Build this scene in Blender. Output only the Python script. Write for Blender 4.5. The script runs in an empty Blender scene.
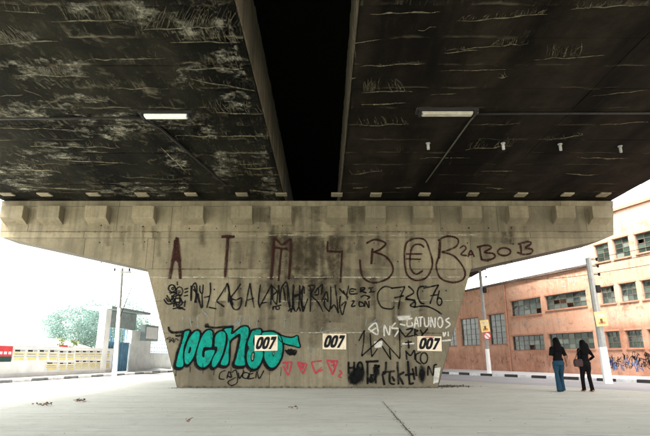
import bpy, bmesh, math, random
from mathutils import Vector, Matrix, noise as mnoise
random.seed(7)
S = bpy.context.scene
COL = S.collection

# ------------------------------------------------------------------ camera
F, HZ, CAMH = 515.0, 357.0, 1.06          # focal length and horizon in photo pixels (650 x 436), eye height in metres
PITCH = math.atan((HZ - 218) / F)
cam_d = bpy.data.cameras.new('camera')
cam_d.sensor_width = 36.0
cam_d.lens = F / 650 * 36.0
cam_d.clip_end = 3000
cam = bpy.data.objects.new('camera', cam_d)
COL.objects.link(cam)
cam.location = (0, 0, CAMH)
cam.rotation_euler = (math.pi / 2 + PITCH, 0, 0)
S.camera = cam

# ------------------------------------------------------------------ sky, sun, exposure
SUN_EL, SUN_AZ = 54.0, 228.0              # degrees; azimuth clockwise from +Y (behind and to the left)
W = bpy.data.worlds.new('World'); S.world = W; W.use_nodes = True
wn = W.node_tree.nodes; wl = W.node_tree.links
sky = wn.new('ShaderNodeTexSky'); sky.sky_type = 'NISHITA'; sky.sun_disc = False
sky.sun_elevation = math.radians(SUN_EL); sky.sun_rotation = math.radians(SUN_AZ)
sky.air_density = 1.2; sky.dust_density = 2.5; sky.ozone_density = 1.0
hs = wn.new('ShaderNodeHueSaturation'); hs.inputs['Saturation'].default_value = 0.25
wl.new(sky.outputs[0], hs.inputs['Color']); wl.new(hs.outputs[0], wn['Background'].inputs['Color'])
wn['Background'].inputs['Strength'].default_value = 0.15
sd = bpy.data.lights.new('sun', 'SUN'); sd.energy = 1.5; sd.angle = math.radians(22); sd.color = (1.0, 0.95, 0.87)
sun = bpy.data.objects.new('sun', sd); COL.objects.link(sun)
az, el = math.radians(SUN_AZ), math.radians(SUN_EL)
sun.rotation_euler = Vector((math.sin(az) * math.cos(el), math.cos(az) * math.cos(el), math.sin(el))).to_track_quat('Z', 'Y').to_euler()
sun.location = (-30, -30, 40)
vs = S.view_settings
vs.view_transform = 'Standard'; vs.look = 'None'; vs.gamma = 1.0; vs.use_curve_mapping = False
vs.exposure = 2.95
S.render.engine = 'CYCLES'
S.cycles.max_bounces = 10; S.cycles.diffuse_bounces = 6; S.cycles.transparent_max_bounces = 24

# ------------------------------------------------------------------ pixel -> place helpers
cp, sp = math.cos(PITCH), math.sin(PITCH)
def ray(x, y):
    dx, dy = (x - 325) / F, (218 - y) / F
    return Vector((dx, cp - dy * sp, sp + dy * cp))
def ground(x, y, z=0.0):
    r = ray(x, y); t = (z - CAMH) / r.z
    return Vector((r.x * t, r.y * t, z))
def onY(x, y, D):                          # on the upright plane Y = D
    r = ray(x, y); t = D / r.y
    return Vector((r.x * t, D, CAMH + r.z * t))

# ------------------------------------------------------------------ object helpers
def tag(o, label=None, cat=None, group=None, kind=None):
    if label: o['label'] = label
    if cat: o['category'] = cat
    if group: o['group'] = group
    if kind: o['kind'] = kind
    return o
def empty(name, loc=(0, 0, 0), label=None, cat=None, group=None, rz=0):
    o = bpy.data.objects.new(name, None); COL.objects.link(o)
    o.location = loc; o.rotation_euler = (0, 0, rz); o.empty_display_size = 0.2
    return tag(o, label, cat, group)
def link(name, me, mat=None, parent=None, world=True):
    o = bpy.data.objects.new(name, me); COL.objects.link(o)
    if mat and not me.materials: me.materials.append(mat)
    if parent is not None:
        o.parent = parent
        if world:                          # mesh was written in world coordinates
            o.matrix_parent_inverse = world_of(parent).inverted()
    return o
def world_of(o):
    m = o.matrix_basis.copy()
    if o.parent is not None: m = world_of(o.parent) @ o.matrix_parent_inverse @ m
    return m

class MB:
    def __init__(s): s.v = []; s.f = []; s.uv = []
    def add(s, vs, fs, uvs=None):
        b = len(s.v); s.v += [tuple(v) for v in vs]; s.f += [tuple(i + b for i in f) for f in fs]
        s.uv += [tuple(u) for u in (uvs or [(0, 0)] * len(vs))]
        return s
    def box(s, a, b):
        x0, y0, z0 = a; x1, y1, z1 = b
        vs = [(x0, y0, z0), (x1, y0, z0), (x1, y1, z0), (x0, y1, z0), (x0, y0, z1), (x1, y0, z1), (x1, y1, z1), (x0, y1, z1)]
        return s.add(vs, [(3, 2, 1, 0), (4, 5, 6, 7), (0, 1, 5, 4), (1, 2, 6, 5), (2, 3, 7, 6), (3, 0, 4, 7)])
    def fbox(s, M, a, b):                  # box in the frame of the matrix M
        n = len(s.v); s.box(a, b)
        for i in range(n, len(s.v)): s.v[i] = tuple(M @ Vector(s.v[i]))
        return s
    def prism(s, poly, y0, y1):            # poly: (x, z) going round, extruded along Y
        n = len(poly)
        ar = sum(poly[i][0] * poly[(i + 1) % n][1] - poly[(i + 1) % n][0] * poly[i][1] for i in range(n))
        if ar < 0: poly = poly[::-1]
        vs = [(x, y0, z) for x, z in poly] + [(x, y1, z) for x, z in poly]
        fs = [tuple(range(n)), tuple(range(2 * n - 1, n - 1, -1))]
        fs += [(i, i + n, (i + 1) % n + n, (i + 1) % n) for i in range(n)]
        fs = [fs[0], fs[1]] + [tuple(reversed(f)) for f in [(i, (i + 1) % n, (i + 1) % n + n, i + n) for i in range(n)]]
        return s.add(vs, fs)
    def tube(s, pts, r, n=8, cap=True):
        pts = [Vector(p) for p in pts]; rs = r if isinstance(r, (list, tuple)) else [r] * len(pts)
        rings = []; up = Vector((0.123, 0.37, 0.92)).normalized()
        for i, p in enumerate(pts):
            t = (pts[min(i + 1, len(pts) - 1)] - pts[max(i - 1, 0)]).normalized()
            if abs(t.dot(up)) > .95: up = Vector((1, 0.1, 0.05)).normalized()
            a = t.cross(up).normalized(); b = t.cross(a)
            rings.append([p + (a * math.cos(2 * math.pi * k / n) + b * math.sin(2 * math.pi * k / n)) * rs[i] for k in range(n)])
        vs = [v for rg in rings for v in rg]; fs = []
        for i in range(len(pts) - 1):
            for k in range(n):
                fs.append((i * n + k, i * n + (k + 1) % n, (i + 1) * n + (k + 1) % n, (i + 1) * n + k))
        if cap: fs += [tuple(range(n - 1, -1, -1)), tuple(range((len(pts) - 1) * n, len(pts) * n))]
        return s.add(vs, fs)
    def loft(s, secs, n=20):               # secs: (centre, rx, ry[, tilt axis]) horizontal ellipses
        vs = []; fs = []
        for c, rx, ry in secs:
            for k in range(n):
                a = 2 * math.pi * k / n
                vs.append((c[0] + rx * math.cos(a), c[1] + ry * math.sin(a), c[2]))
        m = len(secs)
        for i in range(m - 1):
            for k in range(n):
                fs.append((i * n + k, i * n + (k + 1) % n, (i + 1) * n + (k + 1) % n, (i + 1) * n + k))
        fs += [tuple(range(n - 1, -1, -1)), tuple(range((m - 1) * n, m * n))]
        return s.add(vs, fs)
    def ball(s, c, r, n=14, m=10):
        r = r if isinstance(r, (tuple, list)) else (r, r, r); vs = []; fs = []
        for i in range(1, m):
            th = math.pi * i / m
            for k in range(n):
                a = 2 * math.pi * k / n
                vs.append((c[0] + r[0] * math.sin(th) * math.cos(a), c[1] + r[1] * math.sin(th) * math.sin(a), c[2] - r[2] * math.cos(th)))
        for i in range(m - 2):
            for k in range(n):
                fs.append((i * n + k, i * n + (k + 1) % n, (i + 1) * n + (k + 1) % n, (i + 1) * n + k))
        b = len(vs); vs += [(c[0], c[1], c[2] - r[2]), (c[0], c[1], c[2] + r[2])]
        for k in range(n):
            fs += [(b, (k + 1) % n, k), (b + 1, (m - 2) * n + k, (m - 2) * n + (k + 1) % n)]
        return s.add(vs, fs)
    def mesh(s, name, smooth=False, bevel=0):
        me = bpy.data.meshes.new(name); me.from_pydata(s.v, [], s.f)
        if any(u != (0, 0) for u in s.uv):
            l = me.uv_layers.new(name='uv')
            for lp in me.loops: l.data[lp.index].uv = s.uv[lp.vertex_index]
        if bevel:
            bm = bmesh.new(); bm.from_mesh(me)
            bmesh.ops.bevel(bm, geom=bm.edges[:], offset=bevel, segments=1, affect='EDGES', profile=.5)
            bm.to_mesh(me); bm.free()
        if smooth:
            for p in me.polygons: p.use_smooth = True
        me.update(); return me
    def build(s, name, mat=None, parent=None, smooth=False, bevel=0):
        return link(name, s.mesh(name, smooth, bevel), mat, parent)

def frame(o, d):                           # local x along d, local y = into the wall, z up
    d = Vector((d[0], d[1], 0)).normalized(); z = Vector((0, 0, 1)); y = z.cross(d)
    return Matrix(((d.x, y.x, 0, o[0]), (d.y, y.y, 0, o[1]), (0, 0, 1, o[2]), (0, 0, 0, 1)))

# ------------------------------------------------------------------ material helpers
class N:
    def __init__(s, name):
        s.m = bpy.data.materials.new(name); s.m.use_nodes = True
        s.t = s.m.node_tree; s.b = s.t.nodes['Principled BSDF']; s.out = s.t.nodes['Material Output']
        s.b.inputs['Specular IOR Level'].default_value = 0.25
    def n(s, ty, **k):
        nd = s.t.nodes.new(ty)
        for a, v in k.items():
            if hasattr(nd, a): setattr(nd, a, v)
        return nd
    def set(s, sock, v):
        if hasattr(v, 'is_linked') or hasattr(v, 'links'): s.t.links.new(v, sock)
        else: sock.default_value = v
    def pos(s, sc=(1, 1, 1), loc=(0, 0, 0), obj=False, rot=(0, 0, 0)):
        g = s.n('ShaderNodeTexCoord').outputs['Object'] if obj else s.n('ShaderNodeNewGeometry').outputs['Position']
        mp = s.n('ShaderNodeMapping'); mp.inputs['Scale'].default_value = sc; mp.inputs['Location'].default_value = loc
        mp.inputs['Rotation'].default_value = rot
        s.t.links.new(g, mp.inputs[0]); return mp.outputs[0]
    def noise(s, vec, scale=1.0, detail=6, rough=.6, dist=0):
        nd = s.n('ShaderNodeTexNoise'); s.t.links.new(vec, nd.inputs['Vector'])
        nd.inputs['Scale'].default_value = scale; nd.inputs['Detail'].default_value = detail
        nd.inputs['Roughness'].default_value = rough; nd.inputs['Distortion'].default_value = dist
        return nd.outputs[0]
    def ramp(s, f, *st):
        nd = s.n('ShaderNodeValToRGB'); s.t.links.new(f, nd.inputs[0]); cr = nd.color_ramp
        while len(cr.elements) < len(st): cr.elements.new(.5)
        for e, (p, c) in zip(cr.elements, st):
            e.position = p; e.color = (c, c, c, 1) if isinstance(c, (int, float)) else (*c, 1)
        return nd.outputs[0]
    def math(s, op, a, b=0.0, c=None):
        nd = s.n('ShaderNodeMath'); nd.operation = op
        s.set(nd.inputs[0], a); s.set(nd.inputs[1], b)
        if c is not None: s.set(nd.inputs[2], c)
        return nd.outputs[0]
    def mix(s, f, a, b, mode='MIX'):
        nd = s.n('ShaderNodeMix'); nd.data_type = 'RGBA'; nd.blend_type = mode
        s.set(nd.inputs[0], f)
        for sk, v in ((nd.inputs[6], a), (nd.inputs[7], b)):
            s.set(sk, (*v, 1) if isinstance(v, tuple) and len(v) == 3 else v)
        return nd.outputs[2]
    def sep(s, v):
        nd = s.n('ShaderNodeSeparateXYZ'); s.t.links.new(v, nd.inputs[0]); return nd.outputs
    def bump(s, h, st=.3, d=.01):
        nd = s.n('ShaderNodeBump'); nd.inputs['Strength'].default_value = st; nd.inputs['Distance'].default_value = d
        s.t.links.new(h, nd.inputs['Height']); s.t.links.new(nd.outputs[0], s.b.inputs['Normal'])
    def col(s, c): s.set(s.b.inputs['Base Color'], (*c, 1) if isinstance(c, tuple) else c); return s
    def rough(s, r): s.set(s.b.inputs['Roughness'], r); return s

def plain(name, c, r=.75, var=.18, scale=3.0, bump=.0, metal=0):
    k = N(name); p = k.pos()
    f = k.noise(p, scale, 5)
    a = tuple(v * (1 - var) for v in c); b = tuple(min(.95, v * (1 + var)) for v in c)
    k.col(k.ramp(f, (.3, a), (.7, b))).rough(r)
    k.b.inputs['Metallic'].default_value = metal
    if bump: k.bump(k.noise(p, scale * 8, 4), bump, .01)
    return k.m

def concrete(name, c, stain=.55, tint=(.9, .85, .7)):
    k = N(name); p = k.pos()
    big = k.noise(p, .55, 5, .65); fine = k.noise(p, 9, 6, .7); mid = k.noise(p, 2.2, 6, .65, .4)
    base = k.mix(k.ramp(big, (.34, 0), (.68, 1)), tuple(v * .68 for v in c), tuple(min(.9, v * 1.25) for v in c))
    base = k.mix(k.ramp(mid, (.4, 0), (.75, .5)), base, tuple(v * t * .6 for v, t in zip(c, tint)))
    st = k.noise(k.pos((2.6, 2.6, .16)), 1.6, 6, .7)              # run-down water streaks
    base = k.mix(k.math('MULTIPLY', k.ramp(st, (.47, 0), (.66, 1)), stain), base, tuple(v * .3 for v in c))
    st2 = k.noise(k.pos((5, 5, .3), (3, 1, 7)), 1.4, 5, .7)
    base = k.mix(k.math('MULTIPLY', k.ramp(st2, (.6, 0), (.75, 1)), .35), base, tuple(min(.8, v * 1.7) for v in c))
    damp = k.noise(k.pos((.5, .5, .28), (11, 3, 5)), 1.1, 6, .62)
    base = k.mix(k.math('MULTIPLY', k.ramp(damp, (.47, 0), (.66, 1)), stain * 1.1), base, tuple(v * .45 for v in c))
    rnd = k.n('ShaderNodeObjectInfo').outputs['Random']
    base = k.mix(1.0, base, k.ramp(rnd, (0, .74), (1, 1.0)), 'MULTIPLY')
    base = k.mix(k.math('MULTIPLY', k.ramp(fine, (.42, 0), (.6, 1)), .22), base, tuple(v * .4 for v in c))
    k.col(base).rough(.88)
    k.bump(k.math('ADD', k.math('MULTIPLY', mid, .8), fine), .45, .02)
    return k.m

PANEL_Y = 0.96                             # soffit form boards, metres along the deck
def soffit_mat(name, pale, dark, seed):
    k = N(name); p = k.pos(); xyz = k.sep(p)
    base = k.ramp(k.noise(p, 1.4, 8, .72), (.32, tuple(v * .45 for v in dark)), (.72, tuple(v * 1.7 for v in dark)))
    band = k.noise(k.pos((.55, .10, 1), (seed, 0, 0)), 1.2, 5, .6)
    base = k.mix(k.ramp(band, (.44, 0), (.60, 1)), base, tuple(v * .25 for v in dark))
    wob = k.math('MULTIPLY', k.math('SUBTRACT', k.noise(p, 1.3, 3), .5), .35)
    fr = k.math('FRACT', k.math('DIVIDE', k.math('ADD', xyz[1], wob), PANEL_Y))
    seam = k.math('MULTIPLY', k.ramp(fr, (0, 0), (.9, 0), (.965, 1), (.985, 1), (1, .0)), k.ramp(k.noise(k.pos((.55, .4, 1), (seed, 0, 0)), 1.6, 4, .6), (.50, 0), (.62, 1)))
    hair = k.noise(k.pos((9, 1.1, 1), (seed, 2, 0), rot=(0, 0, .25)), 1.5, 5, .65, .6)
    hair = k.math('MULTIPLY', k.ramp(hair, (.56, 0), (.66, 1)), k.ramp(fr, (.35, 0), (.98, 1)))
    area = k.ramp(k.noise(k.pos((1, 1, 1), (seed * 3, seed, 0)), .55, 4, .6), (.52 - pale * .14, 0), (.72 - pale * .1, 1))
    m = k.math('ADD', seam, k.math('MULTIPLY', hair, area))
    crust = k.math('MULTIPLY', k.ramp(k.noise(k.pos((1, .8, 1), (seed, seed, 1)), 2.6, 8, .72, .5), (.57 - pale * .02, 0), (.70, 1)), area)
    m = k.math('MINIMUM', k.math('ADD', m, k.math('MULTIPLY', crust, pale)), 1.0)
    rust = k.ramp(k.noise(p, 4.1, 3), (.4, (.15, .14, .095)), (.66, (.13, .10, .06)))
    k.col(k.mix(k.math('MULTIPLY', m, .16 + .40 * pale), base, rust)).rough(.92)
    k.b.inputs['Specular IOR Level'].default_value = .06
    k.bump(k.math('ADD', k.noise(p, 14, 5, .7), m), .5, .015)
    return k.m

def spray(name, c, op=1.0, edge=.25, ns=26, na=.9):      # paint on concrete: edge coverage breaks up, nothing else
    k = N(name); p = k.pos()
    uv = k.sep(k.n('ShaderNodeTexCoord').outputs['UV'])
    d = k.math('ABSOLUTE', uv[0])          # 0 centre line, 1 edge
    nz = k.noise(p, ns, 4, .7)
    cov = k.math('ADD', k.math('SUBTRACT', 1.0, d), k.math('MULTIPLY', k.math('SUBTRACT', nz, .5), na))
    cov = k.math('MULTIPLY', k.ramp(cov, (.12, 0), (.12 + edge, 1)), op)
    cov = k.math('MULTIPLY', cov, k.ramp(k.noise(k.pos((1, 1, .6)), 4.5, 8, .75), (.34, .45), (.50, 1)))
    k.col(k.ramp(k.noise(p, 7, 4), (.3, tuple(v * .75 for v in c)), (.7, tuple(min(.9, v * 1.2) for v in c)))).rough(.7)
    k.b.inputs['Specular IOR Level'].default_value = .08; k.t.links.new(cov, k.b.inputs['Alpha'])
    return k.m

M = {}
M['pier'] = concrete('pier_concrete', (.262, .224, .148), .42)
M['core'] = plain('pier_joint', (.10, .088, .068), .95)
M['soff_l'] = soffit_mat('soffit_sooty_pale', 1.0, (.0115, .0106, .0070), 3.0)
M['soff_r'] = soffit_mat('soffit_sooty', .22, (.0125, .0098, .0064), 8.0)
M['girder'] = concrete('girder_concrete', (.085, .072, .046), .9)
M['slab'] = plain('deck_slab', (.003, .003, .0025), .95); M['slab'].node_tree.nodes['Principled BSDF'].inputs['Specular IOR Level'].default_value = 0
M['white'] = plain('white_paint', (.78, .78, .75), .6, .08)
M['offwhite'] = plain('glare_white', (.76, .77, .74), .85, .14, 1.2, .2)  # white of the left wall and pillar raised to stand in for glare
M['black'] = plain('black_plastic', (.02, .02, .02), .6)
M['iron'] = plain('dark_iron', (.014, .012, .011), .7, .3, 9)
k = N('poster_paper'); c = k.ramp(k.noise(k.pos(), 3, 7, .7), (.32, (.50, .40, .27)), (.5, (.70, .60, .45)), (.7, (.76, .66, .50)))
k.col(k.mix(k.math('MULTIPLY', k.ramp(k.noise(k.pos((6, 6, .6)), 2, 5), (.56, 0), (.7, 1)), .5), c, (.40, .31, .20))).rough(.85); k.bump(k.noise(k.pos(), 9, 4), .5, .02); M['cream'] = k.m
M['ink'] = plain('poster_ink', (.006, .006, .006), .8)
M['red'] = plain('red_paint', (.55, .045, .05), .6)
M['yellow'] = plain('yellow_paper', (.72, .60, .24), .75, .1)
M['pole'] = concrete('pole_concrete', (.42, .42, .40), .3)
M['kerb_w'] = plain('kerb_white', (.66, .65, .62), .8, .2, 5, .2)
M['kerb_b'] = plain('kerb_black', (.04, .038, .035), .8, .3, 5, .2)
M['pave'] = plain('sidewalk_concrete', (.66, .645, .61), .9, .15, .8, .2)
M['frame'] = plain('window_iron', (.11, .085, .07), .7, .25, 6)
M['wall_cap'] = plain('roof_edge', (.10, .075, .06), .8, .25)

# ================================================================== GROUND AND STREETS
k = N('dusty_concrete'); p = k.pos()
c = k.ramp(k.noise(p, .22, 6, .65), (.3, (.49, .49, .405)), (.72, (.63, .63, .535)))
c = k.mix(k.math('MULTIPLY', k.ramp(k.noise(k.pos((.25, 1.6, 1), rot=(0, 0, .35)), 1.3, 7, .7), (.48, 0), (.68, 1)), .36), c, (.35, .345, .265))
c = k.mix(k.math('MULTIPLY', k.ramp(k.noise(p, 2.6, 8, .72, .6), (.52, 0), (.70, 1)), .35), c, (.30, .28, .22))
c = k.mix(k.math('MULTIPLY', k.ramp(k.noise(k.pos((1, 1, 1), (4, 9, 0)), .9, 6, .7), (.58, 0), (.75, 1)), .5), c, (.68, .67, .61))
c = k.mix(k.math('MULTIPLY', k.ramp(k.noise(k.pos((1, 1, 1), (2, 5, 0)), 1.5, 3, .5), (.70, 0), (.78, 1)), .4), c, (.20, .19, .15))
c = k.mix(k.math('MULTIPLY', k.ramp(k.noise(k.pos((.12, 2.2, 1), (7, 1, 0), rot=(0, 0, -.5)), 1.4, 5, .6), (.58, 0), (.68, 1)), .3), c, (.27, .26, .21))
c = k.mix(k.math('MULTIPLY', k.ramp(k.noise(p, 17, 4, .7), (.60, 0), (.72, 1)), .35), c, (.24, .22, .17))
k.col(c).rough(.9); k.bump(k.math('ADD', k.noise(p, 30, 5, .7), k.math('MULTIPLY', k.noise(p, 3, 5), 2.0)), .5, .012)
M['ground'] = k.m
k = N('pale_asphalt'); p = k.pos()
c = k.ramp(k.noise(p, .3, 6, .65), (.3, (.36, .36, .35)), (.72, (.47, .47, .46)))
k.col(c).rough(.85); k.bump(k.noise(p, 40, 4, .7), .4, .01)
M['asphalt'] = k.m

def sheet(name, pts, z, mat):
    o = link(name, MB().add([(x, y, z) for x, y in pts], [tuple(range(len(pts)))]).mesh(name), mat)
    return tag(o, kind='structure')
sheet('ground', [(-700, -300), (700, -300), (700, 1400), (-700, 1400)], 0, M['ground'])

# right street: kerb line and facade line, both read off the photograph
KA, KB = ground(441, 374), ground(650, 383.5)
kd = (KB - KA).normalized(); kn = Vector((-kd.y, kd.x, 0))            # kn: towards the building
FP = ground(604, 377.5); r_ = ray(150, HZ); fd = -Vector((r_.x, r_.y, 0)).normalized()   # facade runs towards the camera with +u
fn = Vector((-fd.y, fd.x, 0))                                         # away from the street
def fac(x, y):
    r = ray(x, y); t = (FP.x * fn.x + FP.y * fn.y) / (r.x * fn.x + r.y * fn.y); P = Vector((r.x * t, r.y * t, CAMH + r.z * t))
    return (P - FP).dot(fd), P.z
k0, k1 = KA - kd * 22, KB + kd * 26
f0, f1 = FP - fd * 40, FP + fd * 34
sheet('street_asphalt', [tuple((k0 - kn * 7.5).xy), tuple((k1 - kn * 3.6).xy), tuple((k1 + kn * .02).xy), tuple((k0 + kn * .02).xy)], .004, M['asphalt'])
pv = [k0 + kn * .16, k1 + kn * .16, f1 + fn * .3, f0 + fn * .3]
sw = MB().add([(q.x, q.y, 0) for q in pv] + [(q.x, q.y, .13) for q in pv], [(4, 5, 6, 7), (0, 1, 5, 4), (3, 2, 1, 0), (1, 2, 6, 5), (2, 3, 7, 6), (3, 0, 4, 7)]).build('sidewalk', M['pave'])
tag(sw, kind='structure')
def kerb_run(a, b, nrm, parent, seg, name='kerb_stone', glare=0):
    L = (b - a).length; d = (b - a).normalized(); n = int(L / seg)
    base = None
    for i in range(n):
        key = i % 2
        me = kerb_meshes[2 if key and glare else key]
        o = bpy.data.objects.new(name, me); COL.objects.link(o)
        P = a + d * (i * seg)
        o.matrix_basis = frame((P.x, P.y, random.uniform(-.012, .006)), (d.x, d.y)) @ Matrix.Diagonal((seg * random.uniform(.965, .985), 1, 1, 1))
        if nrm.dot(frame((0, 0, 0), (d.x, d.y)).to_3x3() @ Vector((0, 1, 0))) < 0: o.scale.y *= -1
        o.parent = parent; o.matrix_parent_inverse = world_of(parent).inverted()
kerb_meshes = []
M['kerb_g'] = plain('kerb_black_glare', (.20, .20, .19), .85, .4, 4, .2)  # black of the left kerb lightened in its colour to imitate glare
for mt in ('kerb_w', 'kerb_b', 'kerb_g'):
    me = MB().box((0, .0, -.05), (1, .155, .14)).mesh('kerb_stone', bevel=.015); me.materials.append(M[mt]); kerb_meshes.append(me)
kerb_run(k0, k1, kn, sw, .95)

# left street: low wall line
LA, LB = ground(0, 381), ground(90, 375.7)
ld = (LB - LA).normalized(); ln = Vector((-ld.y, ld.x, 0))             # ln: away from the street (to the left)
def lef(x, y, off=0.0):
    r = ray(x, y); Q = LA + ln * off; t = (Q.x * ln.x + Q.y * ln.y) / (r.x * ln.x + r.y * ln.y); P = Vector((r.x * t, r.y * t, CAMH + r.z * t))
    return (P - LA).dot(ld), P.z
la, lb = LA - ld * 22, LA + ld * 60
lsw_pts = [la - ln * 1.55, lb - ln * 1.55, lb + ln * .4, la + ln * .4]
lsw = MB().add([(q.x, q.y, 0) for q in lsw_pts] + [(q.x, q.y, .12) for q in lsw_pts], [(7, 6, 5, 4), (4, 5, 1, 0), (0, 1, 2, 3), (5, 6, 2, 1), (6, 7, 3, 2), (7, 4, 0, 3)]).build('sidewalk', M['pave'])
tag(lsw, kind='structure')
kerb_run(la - ln * 1.72, lb - ln * 1.72, ln, lsw, 1.15, glare=1)
sheet('street_asphalt', [tuple((la - ln * 1.70).xy), tuple((lb - ln * 1.70).xy), tuple((lb - ln * 5.0).xy), tuple((la - ln * 3.4).xy)], .004, M['asphalt'])

# ================================================================== VIADUCT
D = ground(308, 388).y                     # distance of the pier face
ZS = onY(308, 200, D).z                    # soffit height
PX = lambda x, y: (onY(x, y, D).x, onY(x, y, D).z)
XL0, XL1 = PX(2, 200)[0], PX(285.5, 200)[0]
XR0, XR1 = PX(340, 200)[0], PX(613, 200)[0]
Y0, Y1 = -9.0, 62.0
def girder(x0, x1, inner, mat, label, seed):
    e = empty('deck_girder', ((x0 + x1) / 2, D, ZS), label, 'girder', 'two parallel girders of the viaduct deck')
    b = MB(); t = .03
    b.prism([(x0, ZS + t), (x1, ZS + t), (x1, ZS + 1.5), (x0, ZS + 1.5)], Y0, Y1)
    b.build('girder_body', M['girder'], e)
    # underside form panels, one by one: two columns, proud of the joint
    xs = [x0 + .02, x0 + (x1 - x0) * (.47 if inner > 0 else .52), x1 - .02]
    rng = random.Random(seed); j = math.floor(Y0 / PANEL_Y) + 1
    y = j * PANEL_Y
    while y < Y1 - PANEL_Y:
        if (y > 5.4 and y < D + .2):
            for c in range(2):
                dz = rng.uniform(-.010, .010)
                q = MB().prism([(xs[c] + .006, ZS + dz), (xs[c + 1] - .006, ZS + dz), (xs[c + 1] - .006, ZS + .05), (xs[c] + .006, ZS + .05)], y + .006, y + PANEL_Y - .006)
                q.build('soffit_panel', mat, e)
        y += PANEL_Y
    lo, hi = math.ceil(5.4 / PANEL_Y) * PANEL_Y, math.floor((D + .2) / PANEL_Y) * PANEL_Y + PANEL_Y
    MB().box((x0 + .01, Y0, ZS), (x1 - .01, lo - .02, ZS + .045)).build('soffit_near', mat, e)
    MB().box((x0 + .01, hi + .02, ZS), (x1 - .01, Y1, ZS + .045)).build('soffit_far', mat, e)
    # board-marked inner web that lines the slot between the girders
    xi = x1 if inner > 0 else x0
    y = 4.0
    web = MB()
    while y < D + 1:
        o = rng.uniform(.004, .03) * inner
        a, c = (xi, xi + o) if inner > 0 else (xi + o, xi)
        web.box((a, y + .004, ZS - .02), (c, y + .196, ZS + 1.45)); y += .2
    web.build('web_boards', M['girder'], e)
    # outer barrier
    xo = x0 if inner > 0 else x1
    MB().box((min(xo, xo + .25 * inner), Y0, ZS + 1.5), (max(xo, xo + .25 * inner), Y1, ZS + 2.4)).build('barrier', M['girder'], e)
    return e
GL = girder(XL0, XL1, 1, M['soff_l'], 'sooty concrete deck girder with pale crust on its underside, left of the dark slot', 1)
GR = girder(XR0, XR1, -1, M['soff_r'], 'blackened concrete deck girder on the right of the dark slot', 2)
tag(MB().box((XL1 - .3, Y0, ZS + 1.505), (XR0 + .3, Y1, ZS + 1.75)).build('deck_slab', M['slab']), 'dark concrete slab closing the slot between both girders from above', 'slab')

# ---- pier
pier = empty('viaduct_pier', (PX(308, 388)[0], D, 0), 'tan concrete hammerhead pier covered in graffiti, holding up the viaduct', 'pier')
cap_poly = [PX(2, 201), PX(613, 201), PX(613.5, 235), PX(597, 241), PX(471, 269), PX(147, 269), PX(0, 237)]
col_poly = [PX(147, 269), PX(471, 269), PX(437, 388.4), PX(178, 388.4)]
PD = 1.25                                   # crosshead thickness
G = .014                                    # panel proud of the joint
b = MB(); b.prism([(x, z) for x, z in cap_poly], D + G, D + PD)
b.prism([(x, z - .002) for x, z in col_poly[:2]] + [(x, z - .1) for x, z in col_poly[2:]], D + G + .001, D + PD + .25)
b.build('core', M['core'], pier)
def clip(poly, ax, v, keep_gt):
    out = []; n = len(poly)
    for i in range(n):
        p, q = poly[i], poly[(i + 1) % n]
        ip, iq = (p[ax] > v) == keep_gt, (q[ax] > v) == keep_gt
        if ip: out.append(p)
        if ip != iq:
            t = (v - p[ax]) / (q[ax] - p[ax]); out.append((p[0] + t * (q[0] - p[0]), p[1] + t * (q[1] - p[1])))
    return out
zy = lambda y: PX(308, y)[1]
xx = lambda x, y: PX(x, y)[0]
def panels(poly, ztop, zbot, cuts, proud=0.0, gap=.007, name='form_panel'):
    row = clip(clip(poly, 1, ztop - gap, False), 1, zbot + gap, True)
    if len(row) < 3: return
    xs = sorted([min(p[0] for p in row) - 1] + cuts + [max(p[0] for p in row) + 1])
    for a, c in zip(xs, xs[1:]):
        q = clip(clip(row, 0, a + gap, True), 0, c - gap, False)
        if len(q) >= 3: MB().prism(q, D - proud - random.uniform(0, .005), D + G + .02).build(name, M['pier'], pier)
panels(cap_poly, zy(201) + .2, zy(206.5), [xx(v, 204) for v in (120, 250, 430, 560)], .012)
panels(cap_poly, zy(206.5), zy(231.5), [xx(v, 215) for v in (30, 118, 172, 260, 312, 355, 440, 497, 585)])
panels(cap_poly, zy(231.5), zy(238), [xx(v, 235) for v in (84, 153, 228, 340, 406, 471, 530)], .006)
panels(cap_poly, zy(238), zy(269), [xx(v, 250) for v in (84, 147, 154, 228, 273, 343, 406, 471, 530)])
panels(col_poly, zy(269), zy(277.5), [xx(v, 272) for v in (228, 340, 406)], .004)
panels(col_poly, zy(277.5), zy(301), [xx(v, 288) for v in (228, 320, 420)])
panels(col_poly, zy(301), zy(333), [xx(v, 317) for v in (215, 318, 392)])
panels(col_poly, zy(333), zy(389), [xx(v, 360) for v in (270, 348)])
# tie holes
b = MB()
for x, y in [(x + random.uniform(-3, 3), y + random.uniform(-1.5, 1.5)) for y in (227, 243, 262, 290, 322, 346) for x in range(100, 530, 23)]:
    if y > 270 and not (160 + (y - 270) * .26 < x < 455 - (y - 270) * .28): continue
    if random.random() < .3: continue
    X, Z = PX(x, y); r = random.uniform(.018, .034); n = 8
    b.add([(X + r * math.cos(2 * math.pi * i / n), D - .0075, Z + r * math.sin(2 * math.pi * i / n)) for i in range(n)] +
          [(X + r * math.cos(2 * math.pi * i / n), D + .02, Z + r * math.sin(2 * math.pi * i / n)) for i in range(n)],
          [tuple(range(n))] + [(i, i + n, (i + 1) % n + n, (i + 1) % n) for i in range(n)])
tag(b.build('tie_hole', M['ink'], pier), kind='stuff')
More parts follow.
